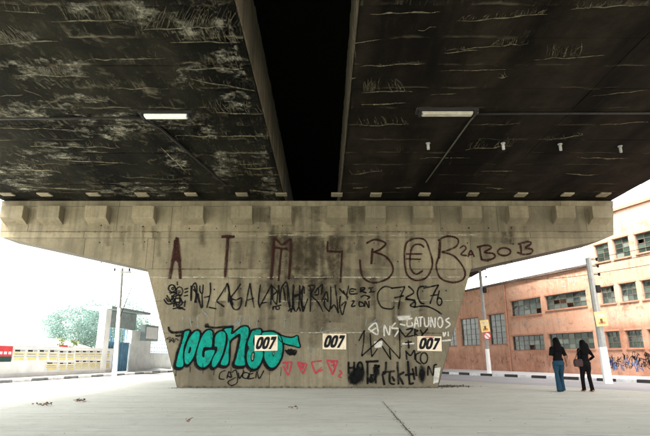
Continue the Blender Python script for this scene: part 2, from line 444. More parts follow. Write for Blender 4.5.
# corbels and the bearing pads over them
for xc in (11.5, 48, 95.5, 143, 192.5, 241.5, 281, 337.5, 376, 423.5, 472, 519, 566, 602):
    w = 10.3; Yf = D - .42
    a0, a1 = onY(xc - w, 205.5, Yf), onY(xc + w, 217.5, Yf)
    zb = zy(225.2)
    q = MB(); prof = [(D + G + .01, a0.z), (Yf, a0.z), (Yf, a1.z), (D + G + .01, zb)]
    vs_ = [(a0.x, yy, zz) for yy, zz in prof] + [(a1.x, yy, zz) for yy, zz in prof]
    q.add(vs_, [(0, 1, 2, 3), (7, 6, 5, 4), (0, 4, 5, 1), (1, 5, 6, 2), (2, 6, 7, 3), (3, 7, 4, 0)])
    q.build('corbel', M['pier'], pier, bevel=.012)
    g = GL if xc < 310 else GR
    w2 = (a1.x - a0.x) * .27; xm = (a0.x + a1.x) / 2 + random.uniform(-.05, .05)
    MB().box((xm - w2, D - .95, ZS - .05), (xm + w2, D - .62 + random.uniform(-.04, .1), ZS + .01)).build('bearing_pad', M['pier'], g, bevel=.01)

# ---- graffiti: strokes in photo pixels laid on the pier face
class Paint:
    layer = 0
    def __init__(s): s.items = []; s.base = D - .0125
    def depth(s):
        Paint.layer += 1
        return s.base - .00002 * Paint.layer
    @staticmethod
    def cm(pts, closed, step=.9):           # Catmull-Rom
        P = [Vector((x, y)) for x, y in pts]; n = len(P)
        if n < 3: P = [P[0].lerp(P[-1], t) for t in (0, .5, 1)]; n = 3
        out = []
        for i in range(n if closed else n - 1):
            p0 = P[i - 1] if (i > 0 or closed) else P[0]; p1 = P[i]; p2 = P[(i + 1) % n]
            p3 = P[(i + 2) % n] if (closed or i + 2 < n) else P[-1]
            m = max(2, int((p2 - p1).length / step))
            for j in range(m):
                t = j / m
                out.append(.5 * ((2 * p1) + (p2 - p0) * t + (2 * p0 - 5 * p1 + 4 * p2 - p3) * t * t + (3 * p1 - p0 - 3 * p2 + p3) * t ** 3))
        if not closed: out.append(P[-1])
        return out
    def stroke(s, C, pts, w, closed=False, smooth=True):
        x0, y0, k_ = C
        P = [(x0 + k_ * x, y0 + k_ * y) for x, y in pts]
        Q = s.cm(P, closed) if smooth else [Vector(p) for p in P]
        d0 = s.depth(); vs_, uv = [], []; n = len(Q); ph = random.uniform(0, 99)
        for i, q in enumerate(Q):
            a = Q[(i - 1) % n] if closed else Q[max(i - 1, 0)]; c_ = Q[(i + 1) % n] if closed else Q[min(i + 1, n - 1)]
            t = (c_ - a); t = t.normalized() if t.length > 1e-6 else Vector((1, 0)); nn = Vector((-t.y, t.x))
            ww = w * .80 * (1 + .28 * mnoise.noise(Vector((q.x * .16 + ph, q.y * .16, 0))))
            if not closed and (i == 0 or i == n - 1): ww *= .7
            for sgn in (-1, 0, 1):
                z = PX(q.x + nn.x * ww * sgn, q.y + nn.y * ww * sgn)
                vs_.append((z[0], d0 - .000012 * (i / n), z[1])); uv.append((float(sgn) if sgn else 0.001, .5))
        fs = []
        for i in range(n if closed else n - 1):
            a, c_ = i * 3, ((i + 1) % n) * 3
            fs += [(a, c_, c_ + 1, a + 1), (a + 1, c_ + 1, c_ + 2, a + 2)]
        s.put(vs_, fs, uv)
    def many(s, C, w, *strokes):
        for st in strokes: s.stroke(C, st, w)
    def ell(s, C, cx, cy, rx, ry, w, sl=0.0):
        s.stroke(C, [(cx + rx * math.cos(a) - sl * math.sin(a) * ry, cy + ry * math.sin(a)) for a in [2 * math.pi * i / 10 for i in range(10)]], w, True)
    def fill(s, C, pts, smooth=True, soft=0.0):
        x0, y0, k_ = C; P = [(x0 + k_ * x, y0 + k_ * y) for x, y in pts]
        Q = s.cm(P, True, 1.2) if smooth else [Vector(p) for p in P]
        d0 = s.depth(); cx = sum(q.x for q in Q) / len(Q); cy = sum(q.y for q in Q) / len(Q)
        vs_ = []; uv = []
        for q in Q: z = PX(q.x, q.y); vs_.append((z[0], d0, z[1])); uv.append((1.0 if soft else .001, .5))
        n = len(Q)
        if soft:
            fb = MB(); z = PX(cx, cy); vs_.append((z[0], d0, z[1])); uv.append((-.6, .5))
            for i in range(n): fb.add([vs_[i], vs_[(i + 1) % n], vs_[n]], [(0, 2, 1)], [(1, .5), (1, .5), (.001, .5)])
            s.put(fb.v, fb.f, fb.uv)
        else: s.put(vs_, [tuple(range(n))], uv)
    def put(s, v, f, uv): s.items.append(([tuple(q) for q in v], f, uv))
    def done(s, mat, label, stuff=False, parent=None, name='graffiti', gap=.03):
        I = s.items; root = list(range(len(I)))
        def find(i):
            while root[i] != i: i = root[i]
            return i
        bb = [(min(q[0] for q in v), max(q[0] for q in v), min(q[2] for q in v), max(q[2] for q in v)) for v, _, _ in I]
        for i in range(len(I)):
            for j in range(i):
                a, c_ = bb[i], bb[j]
                if stuff or (a[0] < c_[1] + gap and c_[0] < a[1] + gap and a[2] < c_[3] + gap and c_[2] < a[3] + gap): root[find(i)] = find(j)
        groups = {}
        for i in range(len(I)): groups.setdefault(find(i), []).append(i)
        for ids in groups.values():
            b = MB()
            for i in ids: b.add(*I[i])
            o = tag(b.build(name, mat, parent or pier), label, kind='stuff' if stuff else None)

M['maroon'] = spray('maroon_spray', (.032, .010, .008), .92, .5)
M['sblack'] = spray('black_spray', (.005, .005, .005), .97, .35)
M['teal'] = spray('teal_paint', (.004, .235, .175), 1.0, .2)
M['sred'] = spray('red_spray', (.42, .035, .06), .85, .3)
M['swhite'] = spray('white_spray', (.62, .60, .53), .8, .35)
M['efflo'] = spray('lime_crust', (.50, .47, .36), .6, .6, 14, 2.2)
M['soot'] = spray('soot_stain', (.004, .004, .004), .98, .42)
M['sign_faded'] = spray('faded_sign_paint', (.58, .50, .43), .6, .4)
M['tan_spray'] = spray('bare_concrete', (.27, .23, .155), 1.0, .2)
M['sblue'] = spray('faded_blue_spray', (.24, .30, .30), .45, .5)
C1, C2, C3, C4 = (150, 225, .2462), (290, 225, .2462), (160, 225, .1951), (225, 225, .1951)
C5, C6, C7, C8 = (285, 260, .1385), (370, 225, .218), (165, 320, .1491), (420, 220, .2154)
C8b, C9, C10, C11 = (230, 320, .149), (160, 315, .2308), (270, 320, .1651), (340, 310, .188)
U = (0, 0, 1.0)

M['runoff'] = spray('runoff_stain', (.07, .056, .036), .30, .95, 3, 1.9)
g = Paint(); rs = random.Random(21)        # water that drips through the slot has stained the pier below it
for _ in range(70):
    x = rs.gauss(312, 30); y0 = rs.choice((203, 232, 232, 240, 270)) + rs.uniform(0, 6); L_ = rs.uniform(14, 75)
    g.stroke(U, [(x, y0), (x + rs.gauss(0, .8), y0 + L_ * .5), (x + rs.gauss(0, 1.2), y0 + L_)], rs.uniform(3, 13))
for _ in range(26):
    x = rs.uniform(60, 560); y0 = rs.choice((226, 232)); g.stroke(U, [(x, y0), (x + rs.gauss(0, .4), y0 + 10), (x, min(y0 + rs.uniform(10, 34), 232 + .22 * min(x, 612 - x)))], rs.uniform(2.5, 7))
for _ in range(30):
    x = rs.uniform(190, 430); y0 = rs.choice((277, 301, 333)); g.stroke(U, [(x, y0), (x + rs.gauss(0, .4), y0 + 12), (x, y0 + rs.uniform(14, 50))], rs.uniform(2.5, 9))
for x in range(182, 434, 7): g.stroke(U, [(x, 387.4), (x + 5, 387.2), (x + 10, 387.4)], rs.uniform(.6, 3.2))
for x0, x1, y in ((150, 466, 269.2), (30, 590, 232), (160, 462, 278.6), (176, 440, 333.4)):
    for x in range(x0, x1, 16):
        if rs.random() < .6: g.stroke(U, [(x, y), (x + 10, y + rs.gauss(0, .2)), (x + 18, y)], rs.uniform(.5, 1.4))
g.done(M['runoff'], 'dark run-off stains under the slot and along the joints', True, None, 'stain')
g = Paint()                                 # lime lines along the pour joints
for x in range(150, 466, 9):
    if random.random() < .85: g.stroke(U, [(x, 277.3 + random.uniform(-.3, .3)), (x + 12, 277.3 + random.uniform(-.3, .3))], random.uniform(.5, 1.3))
for x in range(160, 455, 11):
    if random.random() < .6: g.stroke(U, [(x, 301 + random.uniform(-.4, .4)), (x + 14, 301 + random.uniform(-.4, .4))], random.uniform(.3, .7))
for x in range(300, 360, 8): g.stroke(U, [(x, 332.6), (x + 10, 332.8)], .8)
for x in range(228, 470, 10): g.stroke(U, [(x, 235.2 + random.uniform(-.5, .5)), (x + 9, 235.2 + random.uniform(-.5, .5))], random.uniform(.2, 1.1))
g.done(M['efflo'], 'pale lime lines along the pour joints', True)
g = Paint()
for i in range(16):
    x, y = random.uniform(175, 420), random.choice((312, 322, 330, 345)) + random.uniform(-5, 5)
    g.stroke(U, [(x, y), (x + random.uniform(-6, 8), y + random.uniform(4, 10)), (x + random.uniform(4, 14), y + random.uniform(-4, 4))], .9)
for x in (183, 190, 197, 240, 250, 258, 285, 292): g.stroke(U, [(x, 316), (x + random.uniform(-2, 2), 328)], .9)
g.done(M['sblue'], 'faded pale blue scribbles', True)

g = Paint()
for st in ([(80, 220), (92, 150), (105, 60)], [(105, 60), (112, 56), (118, 130), (124, 220)], [(90, 152), (104, 135), (120, 152)]): g.stroke(C1, st, 3.1)
g.stroke(C1, [(106, 62), (108, 130)], 3.0)
g.many(C1, 2.9, [(290, 48), (318, 47), (345, 48)], [(316, 50), (312, 120), (305, 212)])
g.many(C1, 2.6, [(505, 50), (500, 130), (492, 222)], [(572, 55), (572, 120), (564, 222)])
g.many(C1, 2.2, [(505, 54), (520, 66), (537, 80), (552, 70), (572, 57)], [(508, 92), (535, 96), (560, 98)], [(534, 98), (528, 160), (522, 228)])
g.stroke(C2, [(153, 66), (152, 104), (155, 107), (208, 110), (211, 113), (205, 235)], 1.9)
g.many(C2, 2.3, [(335, 95), (330, 160)])
g.many(C2, 1.8, [(310, 75), (345, 60), (388, 75), (365, 100), (330, 112)], [(340, 110), (390, 130), (418, 175), (400, 215), (340, 235), (295, 210), (283, 140)])
g.stroke(C2, [(470, 80), (500, 57), (545, 60), (565, 100), (578, 160), (555, 212), (510, 225), (475, 200), (465, 140)], 1.7, True)
g.many(C2, 1.7, [(545, 92), (530, 80), (505, 82), (490, 110), (488, 170), (510, 200), (540, 185)], [(470, 118), (500, 118), (537, 118)], [(470, 138), (500, 139), (532, 140)])
g.many(C8, 2.5, [(93, 92), (88, 180)])
g.many(C8, 1.8, [(82, 95), (130, 75), (175, 90), (165, 125), (100, 150)], [(100, 148), (160, 170), (205, 230), (200, 275), (150, 290), (95, 270), (75, 215), (88, 170)])
g.many(C8, 1.6, [(183, 132), (203, 120), (213, 133), (190, 160), (217, 166)], [(222, 172), (235, 143), (252, 172)], [(226, 162), (246, 160)])
g.many(C8, 1.9, [(275, 125), (285, 185)], [(263, 127), (310, 118), (330, 130), (300, 150), (340, 157), (345, 175), (310, 188), (280, 182)])
g.ell(C8, 390, 148, 30, 18, 1.9)
g.many(C8, 1.9, [(465, 110), (470, 155)], [(453, 113), (500, 101), (515, 110), (490, 130), (520, 137), (515, 155), (480, 160), (450, 150)])
g.done(M['maroon'], 'tall thin maroon letters in a row across the crosshead')

g = Paint(); w = 1.25
g.many(C3, w, [(45, 345), (80, 350), (60, 370), (95, 360)], [(50, 395), (70, 375), (90, 410), (110, 385)], [(70, 310), (85, 345), (70, 420)], [(100, 365), (115, 400), (95, 420), (120, 425)], [(35, 360), (60, 395), (80, 380)], [(170, 330), (185, 350), (178, 400)], [(195, 350), (205, 400)]); g.ell(C3, 62, 325, 18, 18, w); g.ell(C3, 100, 340, 17, 22, w); g.ell(C3, 66, 326, 5, 6, 1); g.ell(C3, 98, 342, 5, 6, 1)
g.many(C3, w, [(88, 290), (90, 310)], [(50, 355), (75, 345), (110, 365)], [(20, 380), (40, 405), (75, 400)], [(30, 372), (45, 395)], [(60, 360), (70, 390), (100, 395), (100, 370)],
       [(55, 380), (100, 375)], [(80, 400), (90, 425), (110, 430)], [(65, 430), (100, 425), (130, 436)], [(125, 330), (145, 325)], [(125, 348), (145, 340)], [(122, 365), (145, 360)],
       [(110, 400), (135, 395)], [(130, 385), (125, 420)], [(160, 310), (158, 390)], [(160, 390), (165, 320), (182, 298), (190, 330), (185, 400)], [(175, 312), (200, 390), (213, 428)],
       [(205, 310), (205, 340), (218, 350), (222, 305)], [(215, 350), (218, 425)], [(258, 295), (258, 350), (240, 425)], [(225, 372), (258, 365)], [(250, 422), (290, 430)],
       [(290, 390), (320, 345), (347, 300)], [(347, 300), (355, 330), (350, 400)], [(290, 392), (330, 420)], [(348, 312), (362, 370), (375, 410)])
g.many(C4, w, [(0, 345), (12, 300), (20, 340), (40, 425)], [(82, 300), (55, 340), (32, 372), (55, 385), (85, 375), (75, 425), (45, 430), (18, 372)], [(105, 420), (118, 350), (128, 298)], [(128, 298), (138, 360), (150, 425)],
       [(115, 385), (150, 376)], [(182, 305), (172, 390), (180, 425)], [(180, 415), (210, 360), (240, 305)], [(188, 402), (215, 395)], [(235, 410), (240, 310), (246, 380)],
       [(240, 312), (265, 340), (240, 370), (265, 410)], [(265, 410), (275, 310), (281, 400)], [(282, 400), (290, 325), (318, 300), (335, 420)], [(300, 320), (310, 390)],
       [(350, 305), (345, 430)], [(350, 372), (385, 355)], [(385, 310), (378, 430)], [(400, 310), (395, 400), (410, 430)], [(240, 422), (290, 410)], [(250, 415), (245, 436)])
g.ell(C4, 270, 425, 9, 9, 1.1)
g.many(C5, w, [(0, 195), (18, 190), (22, 290), (45, 380)], [(45, 380), (60, 330), (70, 370)], [(68, 180), (60, 260), (65, 330)], [(62, 255), (120, 245)], [(105, 180), (108, 260), (130, 375)],
       [(105, 260), (135, 195), (140, 245)], [(130, 375), (165, 280)], [(165, 185), (185, 215), (182, 375)], [(170, 185), (215, 190), (190, 250), (240, 310), (275, 375)], [(215, 240), (240, 200), (240, 250), (215, 250)],
       [(245, 200), (270, 180), (262, 250)], [(265, 300), (300, 230), (310, 300), (290, 280), (285, 330), (320, 375)], [(330, 190), (330, 320), (318, 375)], [(332, 355), (355, 325), (385, 385)],
       [(362, 180), (375, 290), (385, 385)], [(390, 205), (440, 250), (460, 185)], [(420, 220), (440, 260), (460, 270)], [(400, 260), (395, 330), (415, 395), (430, 340), (440, 300), (405, 330)], [(445, 240), (450, 290)],
       [(515, 215), (475, 210), (470, 245), (525, 243)], [(475, 228), (500, 225)], [(545, 205), (545, 235)], [(540, 205), (575, 200), (570, 215), (545, 220), (590, 240)], [(600, 205), (640, 200)], [(620, 205), (620, 230)],
       [(605, 235), (650, 228)], [(545, 270), (575, 255), (610, 270)], [(595, 258), (612, 270), (590, 285)], [(480, 300), (500, 295), (480, 335), (510, 330)], [(535, 300), (535, 335)], [(535, 300), (560, 310), (570, 330), (535, 337)],
       [(575, 340), (580, 300), (605, 345), (605, 295)], [(20, 370), (55, 350), (80, 372), (100, 340), (112, 372)])
g.many(C6, 1.35, [(105, 292), (70, 282), (40, 305), (35, 340), (55, 378), (100, 385), (110, 372)], [(95, 290), (130, 287), (160, 283)], [(160, 283), (140, 330), (130, 385)], [(110, 335), (155, 325)], [(175, 280), (200, 310), (165, 335), (205, 350), (205, 380)],
       [(160, 342), (205, 346), (185, 370), (210, 378)], [(260, 282), (228, 285), (217, 315), (230, 355), (250, 362)], [(245, 290), (280, 283), (315, 275)], [(315, 275), (290, 320), (275, 362)], [(275, 325), (310, 320)], [(318, 300), (308, 345)],
       [(200, 378), (250, 372), (290, 385), (330, 410)])
g.ell(C6, 318, 352, 11, 17, 1.3)
w = 1.25
g.done(M['sblack'], 'row of spidery black tag letters')

# teal bubble letters
CA, CB, CC = (165, 322, .1193), (205, 322, .1193), (245, 322, .1193)
LET = [(CA, [(165, 80), (210, 75), (190, 130), (165, 200), (155, 270), (155, 370), (95, 375), (100, 310), (125, 220), (150, 140)]),
       (CA, [(255, 75), (290, 80), (295, 120), (275, 200), (245, 290), (200, 355), (170, 350), (160, 300), (165, 240), (200, 140)]),
       (CA, [(345, 75), (388, 68), (404, 100), (400, 150), (392, 212), (345, 214), (325, 222), (316, 280), (328, 292), (338, 240), (418, 234), (405, 290), (365, 360), (320, 385), (278, 365), (262, 320), (268, 240), (300, 140)]),
       (CB, [(80, 150), (95, 100), (140, 75), (175, 95), (175, 170), (150, 270), (115, 345), (80, 382), (55, 365), (65, 300), (95, 250), (100, 210), (80, 205)]),
       (CB, [(160, 60), (225, 50), (225, 100), (300, 45), (345, 35), (370, 60), (365, 120), (340, 200), (335, 300), (335, 365), (250, 360), (265, 280), (290, 170), (295, 105), (265, 115), (215, 160), (205, 230), (195, 355), (130, 355), (160, 270), (185, 180), (185, 110)]),
       (CC, [(40, 120), (60, 75), (100, 60), (135, 65), (135, 105), (85, 118), (72, 165), (85, 205), (92, 240), (155, 245), (150, 300), (120, 370), (80, 395), (40, 380), (15, 330), (15, 260), (30, 220), (20, 180)]),
       (CC, [(140, 95), (190, 80), (250, 85), (300, 120), (318, 200), (310, 280), (280, 350), (240, 385), (200, 375), (165, 320), (155, 250), (145, 160)])]
T8 = [(275, 105), (340, 125), (400, 130), (440, 115), (450, 160), (460, 210), (400, 200), (330, 180), (290, 150)]
g = Paint()
for C, q in LET:
    g.stroke(C, q, 2.4, True)
    g.stroke((C[0] - 1.2, C[1] + 1.3, C[2]), q, 2.6, True)
g.stroke(CC, T8, 1.6, True)
g.done(M['sblack'], 'black outline of the teal bubble letters')
g = Paint()
for C, q in LET: g.fill(C, q)
g.fill(CC, T8)
g.done(M['teal'], 'teal fill of the bubble letters', gap=-.05)
g = Paint()
for C, q in LET: g.stroke(C, q, .95, True)
g.fill(CA, [(212, 205), (222, 225), (210, 260), (196, 262), (200, 230)]); g.fill(CC, [(242, 243), (252, 250), (240, 292), (228, 270)]); g.fill(CC, [(65, 248), (82, 256), (76, 322), (54, 332), (48, 290)])
g.stroke(CA, [(325, 232), (370, 228), (418, 222)], 1.4); g.stroke(CC, T8, .8, True)
g.many(C7, 2.0, [(25, 45), (30, 70), (60, 85), (125, 77)], [(70, 100), (85, 108), (105, 100)], [(268, 42), (330, 52), (400, 47), (462, 44)])
g.stroke(C7, [(265, 42), (295, 33)], 3.4)
g.many(C7, 1.0, [(8, 130), (35, 115), (30, 150), (55, 120), (58, 152), (75, 125), (92, 140)], [(15, 125), (60, 145)])
g.many(C9, 1.0, [(285, 240), (262, 250), (258, 275), (280, 278)], [(290, 275), (300, 245), (310, 270), (290, 262)], [(310, 250), (330, 240), (335, 290), (310, 305), (295, 290), (330, 270)], [(340, 250), (345, 275), (365, 240)],
       [(395, 240), (380, 275), (410, 272)], [(385, 258), (405, 252)], [(415, 275), (420, 245), (430, 275), (450, 240)])
g.ell(C9, 372, 262, 16, 13, 1.0)
g.many(C8b, 1.4, [(370, 200), (400, 230), (410, 195), (430, 235), (445, 205), (390, 215), (440, 228)], [(375, 215), (425, 205), (400, 235), (448, 215)], [(380, 225), (395, 198), (415, 232), (435, 200)], [(372, 208), (446, 222)], [(385, 232), (420, 198)])
rd = random.Random(3)
for x in (176, 190, 203, 214, 231, 243, 258, 281): g.stroke(U, [(x, 366 + rd.uniform(-3, 2)), (x + .2, 370), (x + rd.gauss(0, .3), 371 + rd.uniform(1, 8))], .55)
g.done(M['sblack'], 'black inner lines and small tags of the teal lettering')

g = Paint(); g.fill(CC, [(66, 262), (74, 268), (69, 312), (59, 318), (56, 290)]); g.fill(CC, [(243, 248), (247, 252), (239, 278), (235, 266)]); g.done(M['tan_spray'], 'bare concrete inside the letters')
g = Paint(); w = 1.3
g.many(C10, w, [(75, 260), (102, 257), (132, 252)], [(132, 252), (122, 300), (112, 335)], [(112, 335), (95, 310), (78, 278)], [(102, 262), (106, 302)], [(165, 255), (195, 262), (222, 265)], [(222, 265), (212, 300), (200, 326)],
       [(200, 326), (182, 295), (168, 258)], [(185, 270), (205, 270), (195, 295), (187, 276)], [(250, 255), (280, 251), (314, 247)], [(250, 255), (262, 292), (277, 326)], [(277, 326), (295, 305), (312, 285)], [(295, 312), (320, 300)],
       [(342, 245), (375, 247), (411, 248)], [(411, 248), (395, 290), (379, 332)], [(379, 332), (362, 290), (345, 250)], [(365, 258), (386, 258), (386, 290)], [(370, 276), (396, 272)], [(418, 305), (435, 320), (415, 340), (435, 350)])
g.done(M['sred'], 'row of four pinkish red triangle marks')
g = Paint(); w = 1.4
g.fill(C11, [(285, 30), (385, 22), (390, 58), (300, 62)], False, .05)
g.fill(C11, [(180, 168), (225, 165), (226, 198), (184, 202)], False)
g.fill(C11, [(500, 310), (535, 305), (522, 385), (495, 392)], False)
g.many(C11, w, [(385, 45), (360, 50), (358, 85), (385, 82), (380, 65)], [(395, 95), (405, 40), (418, 92)], [(398, 74), (415, 72)], [(415, 40), (442, 38)], [(428, 40), (428, 90)], [(447, 40), (452, 85), (470, 80), (470, 38)],
       [(482, 92), (483, 40), (502, 92), (506, 40)], [(582, 42), (562, 55), (585, 76), (560, 97)], [(150, 100), (190, 70), (200, 130), (150, 100)], [(160, 115), (195, 95)], [(235, 140), (236, 82), (260, 132), (266, 84)],
       [(295, 68), (275, 95), (312, 102), (290, 142)], [(318, 75), (348, 82)], [(548, 118), (552, 140), (562, 118)], [(575, 115), (575, 140)], [(540, 165), (590, 160)], [(330, 180), (395, 178)])
g.ell(C11, 532, 66, 13, 27, w)
g.done(M['swhite'], 'white chalky tag letters beside the right edge')
g = Paint(); w = 1.15
g.many(C11, w, [(100, 165), (115, 135), (130, 108)], [(130, 108), (124, 180), (115, 246)], [(115, 246), (168, 197), (220, 150)], [(220, 150), (268, 205), (318, 260)], [(318, 260), (318, 180), (314, 98)], [(314, 98), (330, 122), (350, 146)], [(160, 125), (168, 250)],
       [(168, 250), (200, 205)], [(222, 190), (270, 265)], [(270, 265), (262, 205)])
g.many(C11, 1.3, [(350, 105), (387, 100), (355, 140), (392, 135)], [(397, 100), (397, 142)], [(395, 105), (415, 110), (397, 122), (420, 142)], [(425, 105), (442, 125), (467, 98)], [(442, 125), (432, 142)], [(345, 175), (382, 170)], [(362, 160), (366, 205)],
       [(350, 215), (355, 265)], [(350, 220), (375, 242), (395, 215), (398, 265)], [(430, 225), (405, 237), (405, 270), (430, 287)])
g.ell(C11, 446, 256, 19, 29, 1.3)
g.many(C11, 1.9, [(45, 275), (45, 340)], [(75, 275), (75, 345)], [(45, 310), (75, 305)], [(135, 275), (165, 274), (205, 272)], [(146, 275), (146, 395)], [(190, 288), (190, 392)], [(175, 310), (212, 300)], [(165, 340), (166, 388)], [(172, 342), (186, 360), (172, 380)],
       [(245, 275), (240, 335), (226, 342), (236, 400)], [(225, 332), (292, 325)], [(265, 330), (265, 385), (292, 395)], [(276, 352), (290, 380)], [(305, 275), (310, 397)], [(310, 347), (342, 330)], [(312, 350), (337, 397)], [(360, 270), (370, 397)],
       [(345, 347), (397, 338)], [(385, 310), (396, 372)], [(402, 300), (406, 352)], [(372, 395), (392, 388)])
g.many(C11, 1.4, [(466, 350), (470, 300), (494, 348), (500, 296), (516, 291)], [(180, 292), (200, 320), (180, 330), (210, 296), (186, 300)])
g.ell(C11, 106, 318, 15, 40, 2.0)
g.done(M['sblack'], 'black tags sprayed low on the right of the pier')
g = Paint()
for cx, cy, rx, ry in ((80, 352, 58, 62), (100, 340, 45, 60), (70, 372, 40, 35), (436, 345, 26, 70), (192, 330, 26, 45), (165, 370, 26, 26)):
    g.fill(C11, [(cx + rx * math.cos(a) * random.uniform(.85, 1.1), cy + ry * math.sin(a) * random.uniform(.85, 1.1)) for a in [2 * math.pi * i / 14 for i in range(14)]], True, .35)
g.done(M['soot'], 'sooty black scorch marks')

# ---- three 007 posters pasted on the pier
def poster007(C, x0, y0, x1, y1, tilt, label, redmark=False):
    ax, ay = C[0] + C[2] * x0, C[1] + C[2] * y0; bx, by = C[0] + C[2] * x1, C[1] + C[2] * y1
    p0, p1 = PX(ax, by), PX(bx, ay); w, h = p1[0] - p0[0], p1[1] - p0[1]
    yb = D - .036
    e = empty('poster', ((p0[0] + p1[0]) / 2, yb, p0[1]), label, 'poster', 'posters reading 007 on the pier')
    e.rotation_euler = (0, tilt, 0)
    b = MB(); nx = 8
    # paper sheet with lifted corners
    vs_, fs = [], []
    for j in range(nx + 1):
        for i in range(nx + 1):
            u, v = i / nx, j / nx; lift = .012 * mnoise.noise(Vector((u * 3 + x0, v * 3, .3)))
            vs_.append(((u - .5) * w, lift - .004, v * h))
    for j in range(nx):
        for i in range(nx): fs.append((j * (nx + 1) + i, j * (nx + 1) + i + 1, (j + 1) * (nx + 1) + i + 1, (j + 1) * (nx + 1) + i))
    m = len(vs_); vs_ += [(a, .024, c_) for a, _, c_ in vs_]
    fs += [tuple(m + q for q in reversed(f)) for f in fs]
    rim = [i for i in range(nx + 1)] + [(j + 1) * (nx + 1) - 1 for j in range(1, nx + 1)] + [nx * (nx + 1) + i for i in range(nx - 1, -1, -1)] + [j * (nx + 1) for j in range(nx - 1, 0, -1)]
    fs += [(rim[(i + 1) % len(rim)], rim[i], rim[i] + m, rim[(i + 1) % len(rim)] + m) for i in range(len(rim))]
    link('sheet', b.add(vs_, fs).mesh('sheet'), M['cream'], e, False)
    sh = .28
    def put(name, rings, quads=None, mat=M['ink']):
        q = MB()
        if quads is None:
            n = len(rings[0]); q.add([(x + (z - h * .5) * sh, -.013, z) for x, z in rings[0] + rings[1]], [(i, (i + 1) % n, (i + 1) % n + n, i + n) for i in range(n)])
        else: q.add([(x + (z - h * .5) * sh, -.013, z) for x, z in quads], [tuple(range(len(quads)))])
        link(name, q.mesh(name), mat, e, False)
    cz = h * .5; hh = h * .40
    for cx in (-.275 * w, .0 * w):
        sup = lambda a, rx, rz: (cx + rx * math.copysign(abs(math.cos(a)) ** .75, math.cos(a)), cz + rz * math.copysign(abs(math.sin(a)) ** .75, math.sin(a)))
        A = [2 * math.pi * i / 28 for i in range(28)]
        put('digit', ([sup(a, .138 * w, hh) for a in A], [sup(a, .036 * w, hh * .52) for a in A]))
    x = .27 * w
    put('digit', None, [(x - .11 * w, cz + hh), (x - .11 * w, cz + hh * .46), (x + .012 * w, cz + hh * .46), (x - .095 * w, cz - hh), (x + .015 * w, cz - hh), (x + .12 * w, cz + hh * .6), (x + .12 * w, cz + hh)])
    if redmark: put('red_stripe', None, [(-.25 * w, h * .90), (.12 * w, h * .90), (.12 * w, h * .96), (-.25 * w, h * .96)], M['red'])
poster007(C8b, 165, 102, 322, 207, -.015, 'cream 007 poster pasted over the teal bubble letters')
poster007(C10, 318, 83, 460, 178, .01, 'cream 007 poster on bare concrete between the other two 007 posters')
poster007(C11, 412, 140, 536, 218, .025, 'cream 007 poster with a red stripe, near the right edge of the pier', True)

# ---- lime crust on the underside: pale rims along the joints with combed filaments
M['crust'] = spray('soffit_lime_crust', (.135, .122, .08), .8, .6, 9, 2.6)
M['crust_dim'] = spray('soffit_lime_hair', (.085, .075, .047), .7, .6, 12, 2.0)
k = N('soffit_lime_patch'); p = k.pos((1, 1, 1)); uv = k.sep(k.n('ShaderNodeTexCoord').outputs['UV'])
nz = k.math('ADD', k.math('MULTIPLY', k.noise(k.pos((1.0, 1.5, 1)), 1.7, 5, .6, .3), .65), k.math('MULTIPLY', k.noise(k.pos((1.5, 1, 1)), 9, 8, .75, .3), .45))
cv = k.math('ADD', k.math('MULTIPLY', k.ramp(k.math('SUBTRACT', 1.0, k.math('ABSOLUTE', uv[0])), (0, 0), (.55, 1)), .26), nz)
k.t.links.new(k.math('MULTIPLY', k.ramp(cv, (.79, 0), (.93, 1)), .8), k.b.inputs['Alpha'])
k.col(k.ramp(k.noise(p, 9, 5), (.3, (.08, .075, .05)), (.7, (.25, .24, .185)))).rough(.95); M['crust_w'] = k.m
